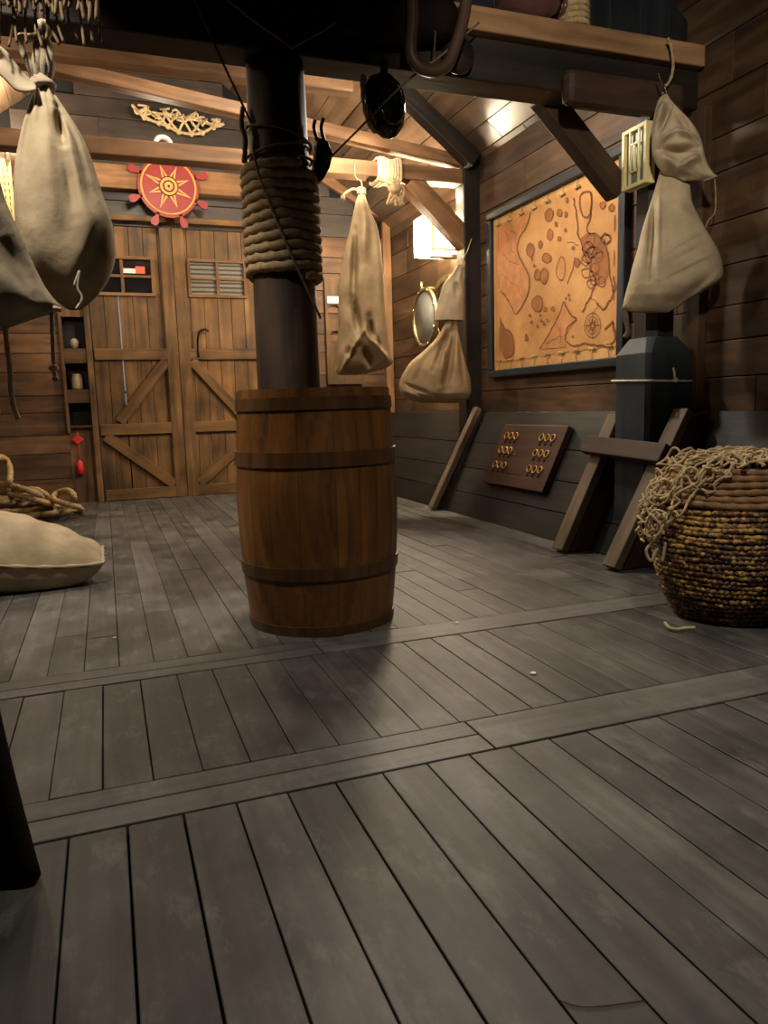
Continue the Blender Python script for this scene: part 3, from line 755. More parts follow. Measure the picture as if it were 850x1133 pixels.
for L in ([(110, 330), (140, 380), (150, 430), (175, 470)], [(90, 560), (140, 600), (180, 640), (205, 700)], [(100, 450), (150, 500), (190, 520)], [(440, 420), (480, 430), (500, 440)], [(380, 850), (410, 900), (400, 960)], [(330, 960), (380, 930), (420, 920)], [(560, 720), (600, 760), (580, 800)], [(110, 900), (135, 950), (130, 1000)], [(140, 330), (170, 350), (165, 400)]):
    ribbon(jag(Pm(L), 8, .012), .0022)
# compass rose
def cr(r, a): return (575+r*.62*math.cos(a), 868+r*math.sin(a))
for rr, w in ((66, .003), (48, .002), (20, .003)):
    ribbon(Pm([cr(rr, 2*math.pi*k/28) for k in range(28)]), w, closed=True)
for k in range(16):
    a = 2*math.pi*k/16; l = 84 if k % 4 == 0 else (62 if k % 2 == 0 else 46)
    fill(Pm([cr(12, a-.35), cr(l, a), cr(12, a+.35)]), 1 if k % 2 == 0 else 2, .0262)
# dashed borders
for X_, rows in ((80, ((330, 430), (560, 640), (860, 1010))), (683, ((110, 190), (300, 380), (480, 560), (660, 740), (850, 910)))):
    for a, c in rows: ribbon(Pm([(X_, a), (X_, (a+c)/2), (X_, c)]), .004)
s.build('map_sheet', [M['parch'], M['ink'], M['wash'], M['land']], b)
for row, n in ((1, 9), (0, 9)):
    for k in range(n):
        u = .06+.88*k/(n-1)
        v = sheet_t-.006 if row else sheet_b+.006
        s = MB(); L = .030
        c = mp(u, v, XR-.030)
        s.tube([c+V((0, L, .004)), c+V((-.004, 0, 0)), c+V((0, -L, -.003))], .0045, 6)
        s.tube([c+V((0, L*.7, -.008)), c+V((-.003, 0, -.004)), c+V((0, -L*.8, .007))], .0035, 6)
        e = mp(u, 1.0 if row else 0.0, XR-.024)
        s.tube([c, (c+e)/2+V((-.003, 0, 0)), e], .0028, 6)
        s.build('lashing', M['rope_pale'] if k % 2 else M['rope'], b)

# ================================================================== PUZZLE BOARD ON SKIRTING
b = thing('ring_board', 'red-brown board with eighteen brass rings fixed to the sloped skirting below the map', 'board', (2.57, 4.28, .2))
def sp(y, z, lift=0.0):
    f = z/SZ1; return V((SX0+(SX1-SX0)*f, y, z))+snrm*lift
by0, by1, bz0, bz1 = 3.90, 4.67, .235, .63
s = MB()
s.prism([sp(by0, bz0, .004), sp(by1, bz0, .004), sp(by1, bz1, .004), sp(by0, bz1, .004)], snrm*.045)
s.build('panel', M['puzzle'], b, bevel=.004)
for lo, hi in ((.10, .36), (.64, .90)):
    pass
def bp(u, v, lift): return sp(by1-(by1-by0)*u, bz0+(bz1-bz0)*v, lift)
for cu in (.20, .78):
    for v in (.80, .555, .31):
        for k in (-1, 0, 1):
            u = cu+k*.083
            s = MB(); s.torus(bp(u, v, .054), .022, .0052, snrm, 20, 7, 0, 1.0, 1.0); s.build('ring', M['ringgold'], b)
            s = MB(); c = bp(u, v-.095, .0498)
            s.lathe([(.001, 0), (.011, 0), (.011, .003), (.001, .003)], 12, c, 0, axis=V((0, 0, 1)).rotation_difference(snrm).to_matrix())
            s.build('dark_disc', M['gap'], b)  # small dark disc set below each ring
s = MB(); s.ball(bp(.385, .50, .052), .008); p = s.build('knob', M['brass'], b)
s = MB(); s.board(bp(.34, .20, .0495), bp(.60, .20, .0495), .003, .004, snrm); s.build('groove', M['gap'], b)

# ================================================================== PORTHOLE
PXW = XR+.055
pc = atx(470.5, 352, PXW-.13); pr_ = .262
b = thing('porthole', 'round brass porthole standing ajar on the wall left of the hooded hanging sack', 'porthole', (PXW, pc.y, pc.z-.3))
wc0 = V((PXW-.012, pc.y-.16, pc.z+.03))
s = MB(); s.torus(wc0, pr_, .022, (1, 0, 0), 48, 10); s.build('wall_ring', M['brass'], b)
s = MB(); s.lathe([(.20, -.008), (pr_+.05, -.008), (pr_+.05, .008), (.20, .008)], 48, wc0+V((.006, 0, 0)), 0, close=True, axis=Matrix.Rotation(math.pi/2, 3, 'Y')); s.build('wall_flange', M['brass'], b)
s = MB(); s.torus(pc, pr_-.02, .022, (1, 0, 0), 48, 10); rim = s.build('rim', M['brass'], b)
s = MB(); s.lathe([(.001, -.01), (pr_-.03, -.01), (pr_-.03, .01), (.001, .01)], 40, pc+V((.004, 0, 0)), 0, axis=Matrix.Rotation(math.pi/2, 3, 'Y')); s.build('pane', M['glass_port'], b)
for k in range(8):
    a = 2*math.pi*(k+.5)/8
    s = MB(); s.ball(pc+V((-.018, (pr_-.02)*math.cos(a), (pr_-.02)*math.sin(a))), .011); s.build('bolt', M['steel'], rim)
for zz in (.02, .08):
    pass
s = MB(); s.tube([pc+V((.0, .06, pr_-.03)), pc+V((-.005, .06, pr_+.06))], .014, 8); s.tube([pc+V((0, .06, pr_)), V((PXW, pc.y+.02, pc.z+pr_))], .012, 8); s.build('hinge', M['brass'], b)

# ================================================================== LANTERNS
def lantern(loc, size, label, pane, bars, group=None):
    """loc = min corner; size (dx,dy,dz); lattice on four sides"""
    x0, y0, z0 = loc; dx, dy, dz = size
    b = thing('lantern', label, 'lantern', (x0+dx/2, y0+dy/2, z0))
    t = .018
    s = MB(); s.box((x0+t, y0+t, z0+t), (x0+dx-t, y0+dy-t, z0+dz-t), 2); s.build('glass', pane, b)
    s = MB()
    for px in (x0, x0+dx-t):
        for py in (y0, y0+dy-t): s.box((px, py, z0), (px+t, py+t, z0+dz), 2)
    for pz in (z0, z0+dz-t):
        for py in (y0, y0+dy-t): s.box((x0+t, py, pz), (x0+dx-t, py+t, pz+t), 0)
        for px in (x0, x0+dx-t): s.box((px, y0+t, pz), (px+t, y0+dy-t, pz+t), 1)
    s.build('frame', bars, b, bevel=.002)
    s = MB(); w = .009
    def panel(A, U, W, H):   # A corner, U unit dir, W width, H height
        U = V(U); n = U.cross(V((0, 0, 1)))
        def bar(u0, v0, u1, v1):
            s.board(V(A)+U*u0*W+V((0, 0, v0*H)), V(A)+U*u1*W+V((0, 0, v1*H)), w, w, n)
        for u in (.27, .73): bar(u, .05, u, .95)
        for v in (.27, .72): bar(.27, v, .73, v)
        bar(.5, .27, .5, .72)
    panel((x0+.006, y0+t, z0), (0, 1, 0), dy-2*t, dz); panel((x0+dx-.006, y0+t, z0), (0, 1, 0), dy-2*t, dz)
    panel((x0+t, y0+.006, z0), (1, 0, 0), dx-2*t, dz); panel((x0+t, y0+dy-.006, z0), (1, 0, 0), dx-2*t, dz)
    s.build('lattice', bars, b)
    s = MB(); s.box((x0+.02, y0+.02, z0+dz), (x0+dx-.02, y0+dy-.02, z0+dz+.012), 0); s.build('cap', M['iron'], b)
    return b
lantern((2.445, 3.005, 1.80), (.055, .175, .272), 'unlit lantern with pale yellow lattice frame fixed beside the right hanging sack', M['glass_grey'], M['cream'])
lantern((2.50, 5.56, 2.00), (.26, .36, .30), 'brightly glowing lantern on the wall above the brass porthole', M['glow'], M['lamp_cream'])
s = MB(); s.box((2.76, 5.66, 2.03), (2.84, 5.80, 2.10), 0); s.box((2.56, 5.70, 1.975), (2.84, 5.76, 2.0), 0)
tag(s.build('lantern_shelf', M['brack_side'], None, None, .003), 'small dark wooden shelf bracket holding the glowing lantern', 'shelf')

# ================================================================== SACKS
def interp(rows, n):
    out = []; y0, y1 = rows[0][0], rows[-1][0]
    sp_ = smooth_path([(r[0], r[1], r[2]) for r in rows], 10)
    sp_ = [p for p in sp_]
    L = [0]
    for a, c in zip(sp_[:-1], sp_[1:]): L.append(L[-1]+abs(c.x-a.x))
    for k in range(n+1):
        t = L[-1]*k/n
        i = max(j for j in range(len(L)) if L[j] <= t+1e-9)
        if i >= len(L)-1: out.append(tuple(sp_[-1])); continue
        f = (t-L[i])/max(L[i+1]-L[i], 1e-9); p = sp_[i].lerp(sp_[i+1], f); out.append(tuple(p))
    return out
def sack_mesh(rows, Y, ratio=.75, dmax=.2, seed=1, gather=.10, kf=9, creases=(), n=90, segs=120, noise_amp=.010, flat=1.0, open_bottom=False):
    s = MB(); rs = interp(rows, n); grid = []
    mid = rows[len(rows)//2]; P0 = aty((mid[1]+mid[2])/2, mid[0], Y)
    D = V((P0.x, P0.y, 0)).normalized(); Rr = V((D.y, -D.x, 0))
    def loc(px, py):
        d = ray(px, py); p = CAM+d*((P0-CAM).dot(D)/d.dot(D)); return (p-P0).dot(Rr), p.z
    for i, (py, pl, pr) in enumerate(rs):
        a, c = loc(pl, py), loc(pr, py)
        cx, hw, z = (a[0]+c[0])/2, max((c[0]-a[0])/2, .002), (a[1]+c[1])/2
        tiltz = (c[1]-a[1])/2
        d = min(hw*ratio, dmax); f = i/n
        # lower rows pinch to a seam
        if not open_bottom: d *= min(1.0, math.sqrt(max(0.0, (1-f)*9))*.9+.08)
        row = []
        for k in range(segs):
            t = 2*math.pi*k/segs; ct, st = math.cos(t), math.sin(t)
            g = gather*(1-f)**1.3+.012
            side = 1-abs(ct)**6
            fold = g*(math.cos(kf*t+seed)+.6*math.cos((kf*2-3)*t+seed*2.3+f*3))*side
            nx = noise.noise((ct*1.6+seed, st*1.6, z*6))*noise_amp*2*side
            x = cx+hw*(abs(ct)**flat)*(1 if ct > 0 else -1)*(1+.25*fold*(1-abs(ct)))
            y = (d*(1+fold)+nx)*st*1.0
            zz = z+tiltz*ct
            if st < .25:
                for (x0, y0, x1, y1, w, dep) in creases:
                    A, B = loc(x0, y0), loc(x1, y1)
                    ab = V((B[0]-A[0], B[1]-A[1])); ap = V((x-A[0], zz-A[1]))
                    q = max(0, min(1, ap.dot(ab)/max(ab.length_squared, 1e-9)))
                    dist = (ap-ab*q).length
                    y += 1.3*dep*math.exp(-(dist/w)**2)*min(1, max(0, (.25-st)*2))*(math.sin(math.pi*max(.08, min(.92, q))))*(1-abs(ct)**5)
            w_ = P0+Rr*x+D*y
            row.append(s.bm.verts.new((w_.x, w_.y, zz)))
        grid.append(row)
    for i in range(n):
        for k in range(segs):
            k2 = (k+1) % segs
            s.face((grid[i][k], grid[i+1][k], grid[i+1][k2], grid[i][k2]), None, 0, True)
    s.face(grid[0], None, 0, True)
    if not open_bottom: s.face(grid[-1][::-1], None, 0, True)
    return s
def cord(pts, Y, r, per=6, lobes=3, segs=7):
    s = MB()
    P = [aty(p[0], p[1], p[2] if len(p) > 2 else Y) for p in pts]
    s.tube(smooth_path(P, per), r, segs, 0, False, lobes, 30/max(r/.01, .4), .15)
    return s

# --- big left sack
Y = 2.9
b = thing('hanging_sack', 'big pale burlap sack tied with a rag knot, whole one hanging at upper left', 'sack', aty(80, 342, Y), 'hanging burlap sacks')
rows = [(95, 40, 56), (104, 36, 61), (115, 32, 68), (138, 25, 83), (160, 20, 95), (184, 16, 104), (214, 15, 113), (247, 17, 124), (270, 22, 127), (290, 29, 127), (310, 42, 120), (326, 56, 109), (336, 66, 99), (343, 76, 89)]
sack_mesh(rows, Y, .8, .165, 2.1, .16, 7, ((63, 122, 72, 168, .012, .05), (72, 168, 84, 250, .016, .02), (100, 210, 112, 300, .03, -.02), (40, 120, 28, 240, .03, .018), (118, 250, 84, 335, .02, .02))).build('bag', M['burlap'], b)
s = MB()
for k in range(4):
    zz = aty(47, 96-k*2.2, Y).z
    s.torus((aty(47, 96, Y).x, Y, zz), .034-.003*k, .010, (.15*k-.2, .1, 1), 24, 7, 0, 1, 1, 3)
s.build('tie', M['burlap_grey'], b)
s = MB()
for px in ((44, 92, 42, 60, 46, 36), (50, 92, 54, 64, 49, 38), (47, 92, 48, 62, 47, 34)):
    s.tube(smooth_path([aty(px[0], px[1], Y), aty(px[2], px[3], Y-.03), aty(px[4], px[5], Y)], 8), lambda f: .022-.008*f, 10, 0, False, 5, 12, .18)
s.tube(smooth_path([aty(40, 93, Y), aty(33, 72, Y-.02), aty(26, 58, Y), aty(22, 42, Y), aty(34, 42, Y), aty(45, 38, Y)], 8), .012, 9, 0, False, 4, 12, .2)
s.ball(aty(48, 33, Y), .028, 0, 12, 8, (1, .8, 1.2))
s.build('neck_rag', M['burlap_grey'], b)
s = cord([(82, 316), (88, 300), (86, 318), (91, 330), (84, 342)], Y-.15, .004); s.build('seam_thread', M['white_rope'], b)
s = cord([(47, 36), (46, 18), (46, -14)], Y, .009); s.build('hanging_cord', M['line'], b)
# its loose flap sweeping to the left edge
s = MB(); nn = 26; strip = []
for k in range(nn+1):
    f = k/nn
    top = smooth_path([(-30, 48, 0), (0, 52, 0), (22, 76, 0), (40, 95, 0)], 10); bot = smooth_path([(-30, 62, 0), (0, 82, 0), (20, 100, 0), (40, 100, 0)], 10)
    a = top[int(f*(len(top)-1))]; c = bot[int(f*(len(bot)-1))]
    row = []
    for j in range(7):
        g = j/6; q = V(a).lerp(V(c), g)
        row.append(aty(q.x, q.y, Y-.03+.06*math.sin(g*math.pi)*(1-f)-.03*g))
    strip.append(row)
for k in range(nn):
    for j in range(6):
        s.face([s.bm.verts.new(v) for v in (strip[k][j], strip[k+1][j], strip[k+1][j+1], strip[k][j+1])], None, 0, True)
bmesh.ops.remove_doubles(s.bm, verts=s.bm.verts[:], dist=.0005)
o_ = s.build('loose_flap', M['burlap_grey'], b); mo = o_.modifiers.new('thick', 'SOLIDIFY'); mo.thickness = .008; mo.offset = 0

# --- left edge sack (cut off by the frame)
Y = 2.52
b = thing('hanging_sack', 'burlap sack cut off by the left photo edge, with two strings dangling below', 'sack', aty(20, 360, Y), 'hanging burlap sacks')
rows = [(90, -36, -24), (110, -44, -16), (150, -56, -10), (208, -66, 2), (236, -70, 12), (263, -72, 24), (290, -71, 36), (316, -68, 49), (332, -62, 60), (343, -54, 67), (352, -46, 40), (360, -34, 18), (366, -22, 2)]
sack_mesh(rows, Y, .75, .15, 4.4, .12, 7, ((0, 260, 40, 330, .03, .02), (-10, 300, 30, 345, .03, -.015))).build('bag', M['burlap_grey'], b)
s = cord([(-30, 96), (-30, 60), (-30, -20)], Y, .009); s.build('hanging_cord', M['line'], b)
s = cord([(6, 362), (8, 385), (11, 410), (13, 440), (20, 464)], Y-.02, .0075); s.build('string', M['rope_pale'], b)
s = cord([(57, 343), (58, 370), (59, 395), (60, 410), (61, 421)], Y-.02, .006)
s.ball(aty(59, 407, Y-.02), .014, 0, 8, 6, (1, 1, .8)); s.ball(aty(61, 419, Y-.02), .010)
s.tube([aty(52, 343, Y-.02), aty(60, 341, Y-.03), aty(67, 343, Y-.02)], .008, 7); s.build('string', M['rope_pale'], b)

# --- middle sack
Y = 5.15
b = thing('hanging_sack', 'long narrow burlap sack hanging from the tie beam right of mast', 'sack', aty(402, 415, Y), 'hanging burlap sacks')
rows = [(213, 398, 403), (222, 394, 406), (235, 391, 411), (250, 388, 417), (270, 383, 421), (290, 379, 423), (312, 375.5, 425), (340, 374.5, 426.5), (372, 374, 430), (390, 372.8, 433.5), (402, 372, 434.5), (410, 371.5, 420), (415, 374, 394)]
sack_mesh(rows, Y, .62, .13, 1.3, .10, 5, ((393, 255, 391, 335, .02, .07), (391, 330, 398, 374, .022, .08), (405, 362, 377, 413, .014, -.06), (404, 368, 432, 402, .018, -.07), (409, 352, 413, 382, .02, .07), (392, 385, 384, 398, .03, .05), (400, 385, 416, 406, .035, .08), (404, 230, 402, 300, .03, -.03), (416, 372, 424, 392, .012, .04))).build('bag', M['burlap_brown'], b)
s = MB(); c = aty(400, 214, Y)
for k in range(3): s.torus(c+V((0, 0, .014*k)), .026, .009, (.1, 0, 1), 20, 7, 0, 1, 1, 3)
s.tube(smooth_path([c, c+V((-.06, -.02, .02)), c+V((-.12, -.03, -.01)), c+V((-.145, -.03, -.04))], 6), .009, 7); s.ball(c+V((-.145, -.03, -.045)), .018)
s.tube(smooth_path([c, c+V((.01, .02, .08)), V((c.x, 5.262, c.z+.14)), V((c.x, 5.272, 2.49))], 6), .005, 6)
s.build('tie', M['rope'], b)

# --- sack by the porthole: hood + lower bag
Y = 5.08
b = thing('hanging_sack', 'burlap sack with a hood-like flap hanging in front of the porthole', 'sack', aty(482, 445, Y), 'hanging burlap sacks')
rows = [(353, 495, 504), (362, 490, 506), (375, 482, 509), (388, 469, 512), (400, 455, 515), (410, 448, 518), (419, 443.5, 520.5), (428, 441.5, 521.5), (436, 444, 521), (442, 452, 517), (446, 466, 505)]
sack_mesh(rows, Y, .7, .16, 3.2, .16, 6, ((501, 358, 480, 410, .022, .075), (503, 366, 494, 432, .02, .06), (446, 424, 478, 437, .012, .035), (444, 430, 470, 443, .012, -.025), (492, 380, 487, 430, .016, -.05), (509, 370, 513, 425, .018, .05), (470, 385, 455, 425, .03, -.02))).build('bag', M['burlap_brown'], b)
rows = [(293, 507, 512), (303, 500, 512.5), (314, 491, 513), (330, 486, 513.5), (342, 483, 514), (351, 481, 514), (355, 481, 514)]
o_ = sack_mesh(rows, Y-.02, .8, .12, 5.2, .10, 5, ((505, 310, 506, 330, .02, .05),), open_bottom=True, n=30).build('hood', M['burlap'], b)
s = cord([(510, 294), (513, 285), (517, 278, 5.2), (522, 264, 5.27)], Y+.02, .0035)
s.ball(aty(511, 292, Y), .03, 0, 10, 7, (1, .8, 1.3)); s.build('tie', M['rope_pale'], b)

# --- right sack
Y = 2.85
b = thing('hanging_sack', 'burlap sack with folded-over top hanging from the beam before the blue-grey post', 'sack', aty(735, 345, Y), 'hanging burlap sacks')
rows = [(190, 730, 762), (205, 726, 764), (215, 723, 765), (228, 719, 768), (253, 711, 781), (278, 705, 795.5), (295, 700, 800), (310, 696.5, 797.5), (324, 692.5, 776), (335, 690, 757), (341, 690, 748), (346, 700, 738)]
sack_mesh(rows, Y, .7, .125, 7.7, .08, 5, ((724, 212, 717, 312, .012, .05), (730, 212, 729, 312, .010, -.03), (712, 250, 700, 330, .03, -.015), (732, 287, 786, 254, .006, -.016), (729, 314, 797, 280, .007, -.016), (735, 300, 790, 270, .016, .012), (795, 300, 745, 345, .02, .02), (745, 230, 775, 250, .03, -.015))).build('bag', M['burlap_tan'], b)
rows = [(104, 735, 739), (112, 728, 744), (127, 724, 758), (139, 722, 768), (154, 721, 776), (171, 722, 780), (183, 727, 784), (192, 735, 790), (196, 748, 794), (200, 756, 780)]
sack_mesh(rows, Y-.035, .6, .10, 9.1, .12, 4, ((728, 164, 750, 148, .010, -.035), (748, 148, 774, 160, .012, -.045), (730, 169, 772, 167, .012, .075), (725, 176, 750, 190, .020, -.05), (750, 191, 778, 176, .016, -.04), (743, 116, 729, 152, .012, .045), (736, 112, 724, 145, .012, -.03), (752, 125, 764, 150, .02, .03)), open_bottom=False).build('folded_top', M['burlap_tan'], b)
s = cord([(728, 80), (733, 93), (736, 96)], Y, .003); 
P = [aty(*q, Y) for q in ((733, 104), (735, 96), (738, 104))]
s.tube(smooth_path(P, 6), .004, 7); s.build('hook', M['steel'], b)
s = cord([(736, 96), (742, 88), (745, 72), (743, 52), (739, 42)], Y+.08, .007); s.build('hanging_cord', M['rope'], b)
s = cord([(791, 198), (792, 215), (791, 235), (784, 244), (781, 252)], Y-.03, .003); s.build('loose_thread', M['rope'], b)
s = cord([(690, 340), (693, 352), (695, 366), (692, 374)], Y+.05, .012); s.build('frayed_corner', M['rope_dark'], b)

# --- sack lying on the deck
Yc = 3.88
b = thing('floor_sack', 'stuffed burlap sack lying flat on the deck at the left edge', 'sack', (-.52, Yc, 0))
s = MB(); nu, nv = 60, 40; L0, L1 = -1.08, -.055; wid = .27
def pil(u, v, sgn):
    # u along x 0..1, v across 0..1
    e = (max(0, 1-(abs(2*u-1))**3.2)**.62)*(max(0, 1-(abs(2*v-1))**2.6)**.60)
    x = L0+(L1-L0)*u; hw = wid*(.95-.06*math.sin(u*9)-.62*max(0, (u-.62)/.38)**2)
    y = Yc+(2*v-1)*hw+.02*(u-.5)-.10*max(0, (u-.6)/.4)**2
    seamz = .155+.03*math.sin(u*5+v*2) - .03*u
    if sgn > 0: z = seamz+.01+e*.25*(1-.85*max(0, u-.5))+.012*noise.noise((u*5, v*4, 1))*e+.05*math.sin(u*34+v*7)*e*max(0, (u-.55))+.02*noise.noise((u*9, v*7, 4))*e
    else: z = max(.004, seamz-e*.155)
    return V((x, y, z))
for sgn in (1, -1):
    g = [[s.bm.verts.new(pil(i/nu, j/nv, sgn)) for j in range(nv+1)] for i in range(nu+1)]
    for i in range(nu):
        for j in range(nv): s.face((g[i][j], g[i+1][j], g[i+1][j+1], g[i][j+1]), None, 0, True)
bmesh.ops.remove_doubles(s.bm, verts=s.bm.verts[:], dist=.0015)
s.build('bag', M['burlap'], b)
s = MB(); per = [pil(i/40, 0, 1) for i in range(41)]+[pil(1, j/20, 1) for j in range(1, 21)]
s.tube([p+V((0, -.004, .0)) for p in per], lambda f: .008+.003*math.sin(f*90), 7); s.build('seam', M['burlap'], b)

# ================================================================== ROPE ON FLOOR
def on_floor(px, py, z=.03): p = atz(px, py, z); return p
s = MB(); pts = []
loopsp = [(-40, 575, .02), (10, 572, .02), (50, 569, .02), (62, 566, .025), (48, 560, .05), (10, 556, .05), (-30, 552, .06), (-40, 545, .09), (0, 545, .10), (40, 553, .08), (62, 560, .06), (88, 567, .02), (86, 561, .035), (60, 553, .07), (64, 545, .10), (76, 543, .13), (82, 550, .09), (76, 558, .06), (60, 557, .08), (40, 546, .13), (10, 537, .15), (-20, 535, .15), (-35, 545, .11), (0, 552, .10), (30, 549, .13), (52, 551, .12), (40, 542, .15), (8, 541, .17), (-10, 528, .24), (-8, 512, .33), (2, 506, .37), (10, 514, .33), (11, 530, .25), (4, 541, .18), (20, 541, .17), (48, 546, .14)]
P = []
for i, (px, py, z) in enumerate(loopsp):
    P.append(aty(px, py, 6.3+.25*math.sin(i*1.9)))
for i, p in enumerate(P): p.z = max(p.z, .024)
s.tube(smooth_path(P, 10), .022, 9, 0, False, 3, 26, .16)
for q in range(5):
    cx, cy = -.72+R_(-.06, .10), 6.45+R_(-.1, .1)
    s.tube(smooth_path([(cx+R_(.18, .36)*math.cos(t), cy+R_(.12, .22)*math.sin(t), .024+.035*q) for t in [2*math.pi*k/9 for k in range(9)]], 6, True), .022, 9, 0, True, 3, 26, .16)
tag(s.build('rope_coil', M['rope'], None, None), 'heap of thick coiled rope on the deck against the back wall', 'rope')

# ================================================================== BASKET + NET
KX, KY = 1.985, 2.28
KX, KY = 2.13, 2.10
b = thing('woven_basket', 'round dark brown basket of knotted golden fibre at the right edge', 'basket', (KX, KY, 0))
bprof = [(.17, .0), (.20, .03), (.235, .10), (.262, .19), (.275, .28), (.275, .35), (.262, .42), (.235, .48), (.205, .53), (.19, .555)]
def bkr(z):
    for (r0, a), (r1, c) in zip(bprof[:-1], bprof[1:]):
        if a <= z <= c: return r0+(r1-r0)*(z-a)/(c-a)
    return bprof[-1][0]
s = MB(); s.lathe([(.001, .004)]+[(r-.012, max(z, .004)) for r, z in bprof]+[(.17, .55), (.2, .40), (.19, .1), (.001, .06)], 48, (KX, KY, 0)); s.build('core', M['basket_core'], b)
s = MB(); z = .016; row = 0
while z < .425:
    r = bkr(z); rr = .0108; pts = []; nseg = 260
    ph = R_(0, 6)
    for k in range(nseg):
        t = 2*math.pi*k/nseg
        pts.append((KX+r*math.cos(t), KY+r*math.sin(t), z+.003*math.sin(5*t+ph)))
    nb = int(2*math.pi*r/.018)
    # lumpy strand: radius beads
    P = [V(p) for p in pts]; rows_ = []
    sg = 7
    for k in range(nseg):
        t = 2*math.pi*k/nseg
        bead = .55+.65*abs(math.sin(nb*t/2+ph+1.6*noise.noise((t*4, row, 0))))**.8+.55*noise.noise((t*11, row*1.7, 2))
        rad = V((math.cos(t), math.sin(t), 0)); row_ = []
        for j in range(sg):
            a = 2*math.pi*j/sg
            row_.append(s.bm.verts.new(P[k]+rad*math.cos(a)*rr*bead+V((0, 0, 1))*math.sin(a)*rr*min(bead, 1.0)))
        rows_.append(row_)
    for k in range(nseg):
        k2 = (k+1) % nseg
        for j in range(sg):
            j2 = (j+1) % sg; s.face((rows_[k][j], rows_[k][j2], rows_[k2][j2], rows_[k2][j]), None, 0, True)
    z += .0178; row += 1
s.build('knotted_weave', M['basket'], b)
s = MB(); z = .435
while z < .56:
    r = bkr(z)
    s.tube([(KX+r*math.cos(2*math.pi*k/90), KY+r*math.sin(2*math.pi*k/90), z+.003*math.sin(3*2*math.pi*k/90+z*40)) for k in range(90)], .0125, 8, 0, True, 3, 40, .15)
    z += .021
s.build('rope_rim', M['basket_rope'], b)
# net draped over the basket: knotted diamond mesh on a dome
s = MB(); random.seed(21)
def dome(a, q):
    """a angle, q 0 top centre .. 1 hem: draped on the basket; hangs lower on the left"""
    left = max(0, math.cos(a-math.radians(160)))
    hem = .20+.50*left**3
    d = q*hem
    if d < .2: r = d/.2*.19; z = .59-.02*(d/.2)**2
    else:
        e = d-.2; z = .57-e*.62; r = bkr(max(.02, min(.555, z)))+.03+.03*left*e
    return V((KX+r*math.cos(a), KY+r*math.sin(a), z))
def jit(p, k=.012): return p+V((R_(-k, k), R_(-k, k), R_(-k*.6, k*.9)))
na, nq = 26, 7; G = {}
for i in range(na):
    for j in range(nq):
        G[i, j] = jit(dome(2*math.pi*(i+.5*(j % 2))/na, (j+.4)/(nq-.4)), .014)
for i in range(na):
    for j in range(nq-1):
        for di in ((0, 1) if j % 2 else (0, -1)):
            p, q = G[i, j], G[(i+di) % na, j+1]
            if (p-q).length < .16:
                mid = (p+q)/2+V((R_(-.018, .018), R_(-.018, .018), R_(-.014, .016))); m2 = p.lerp(q, .75)+V((R_(-.012, .012), R_(-.012, .012), R_(-.01, .012)))
                s.tube(smooth_path([p, mid, m2, q], 4), .0043, 6)
        s.ball(G[i, j], .0095, 0, 7, 5)
for k in range(34):     # slack loops
    a = R_(2.2, 3.6) if k < 16 else R_(0, 6.28); q = R_(.2, .98)
    c = dome(a, q)
    e1 = (dome(a+.02, q)-c).normalized(); e2 = (dome(a, min(1, q+.03))-dome(a, max(0, q-.03))).normalized(); e3 = e1.cross(e2)
    if e3.dot(c-V((KX, KY, .3))) < 0: e3 = -e3
    ra, rb, p0_ = R_(.03, .06), R_(.02, .045), R_(0, 6)
    pts = [c+e1*ra*math.cos(p0_+t)+e2*rb*math.sin(p0_+t)*R_(.7, 1.3)+e3*(.012+.016*math.sin(2*t+p0_)) for t in [.9*k_ for k_ in range(7)]]
    for p in pts:
        dx, dy = p.x-KX, p.y-KY; rr = math.hypot(dx, dy); lim = bkr(max(.0, min(.555, p.z)))+.022 if p.z < .56 else 0
        if rr < lim: p.x, p.y = KX+dx/rr*lim, KY+dy/rr*lim
    s.tube(smooth_path(pts, 6), .0046, 6)
s.tube(smooth_path([dome(3.3, .9), (KX-.31, KY+.04, .30), (KX-.335, KY+.06, .26), (KX-.32, KY+.05, .22), (KX-.30, KY+.04, .27), (KX-.29, KY+.03, .22), (KX-.285, KY+.02, .29)], 6), .006, 6)
tag(s.build('rope_net', M['rope_pale'], None, None), 'tangled pale rope net draped over the basket at the right edge', 'net')
s = MB(); s.tube(smooth_path([(KX-.27, KY-.12, .012), (KX-.30, KY-.10, .008), (KX-.33, KY-.10, .008), (KX-.345, KY-.08, .010), (KX-.34, KY-.05, .02)], 6), .006, 6)
tag(s.build('rope_end', M['rope_pale'], None, None), 'short loose rope end on the deck at the left foot of the basket', 'rope')

# ================================================================== WHEEL SIGN
wc = aty(186.5, 207, 7.17)
WR = .262
b = thing('wheel_sign', "flat red ship's wheel sign with a gold star hung above the doors", 'sign', (wc.x, wc.y, wc.z-WR))
rx90 = Matrix.Rotation(math.pi/2, 3, 'X')
s = MB(); s.lathe([(.001, -.012), (WR, -.012), (WR, .012), (.001, .012)], 56, wc, 0, smooth=False, axis=rx90); s.build('disc', M['red'], b)
s = MB(); s.torus(wc+V((0, -.012, 0)), WR*.885, .009, (0, 1, 0), 56, 8); s.build('gold_ring', M['gold'], b)
s = MB()
for k, l in enumerate((.90, .80, .80, .80, .92, .78, .88, .80)):
    a = math.radians(-25+45*k); d = V((math.cos(a), 0, math.sin(a))); n = V((-d.z, 0, d.x))
    c0 = wc+V((0, -.0125, 0))
    s.prism([c0+d*WR*.30-n*WR*.10, c0+d*WR*l*.9, c0+d*WR*.30+n*WR*.10], (0, -.006, 0))
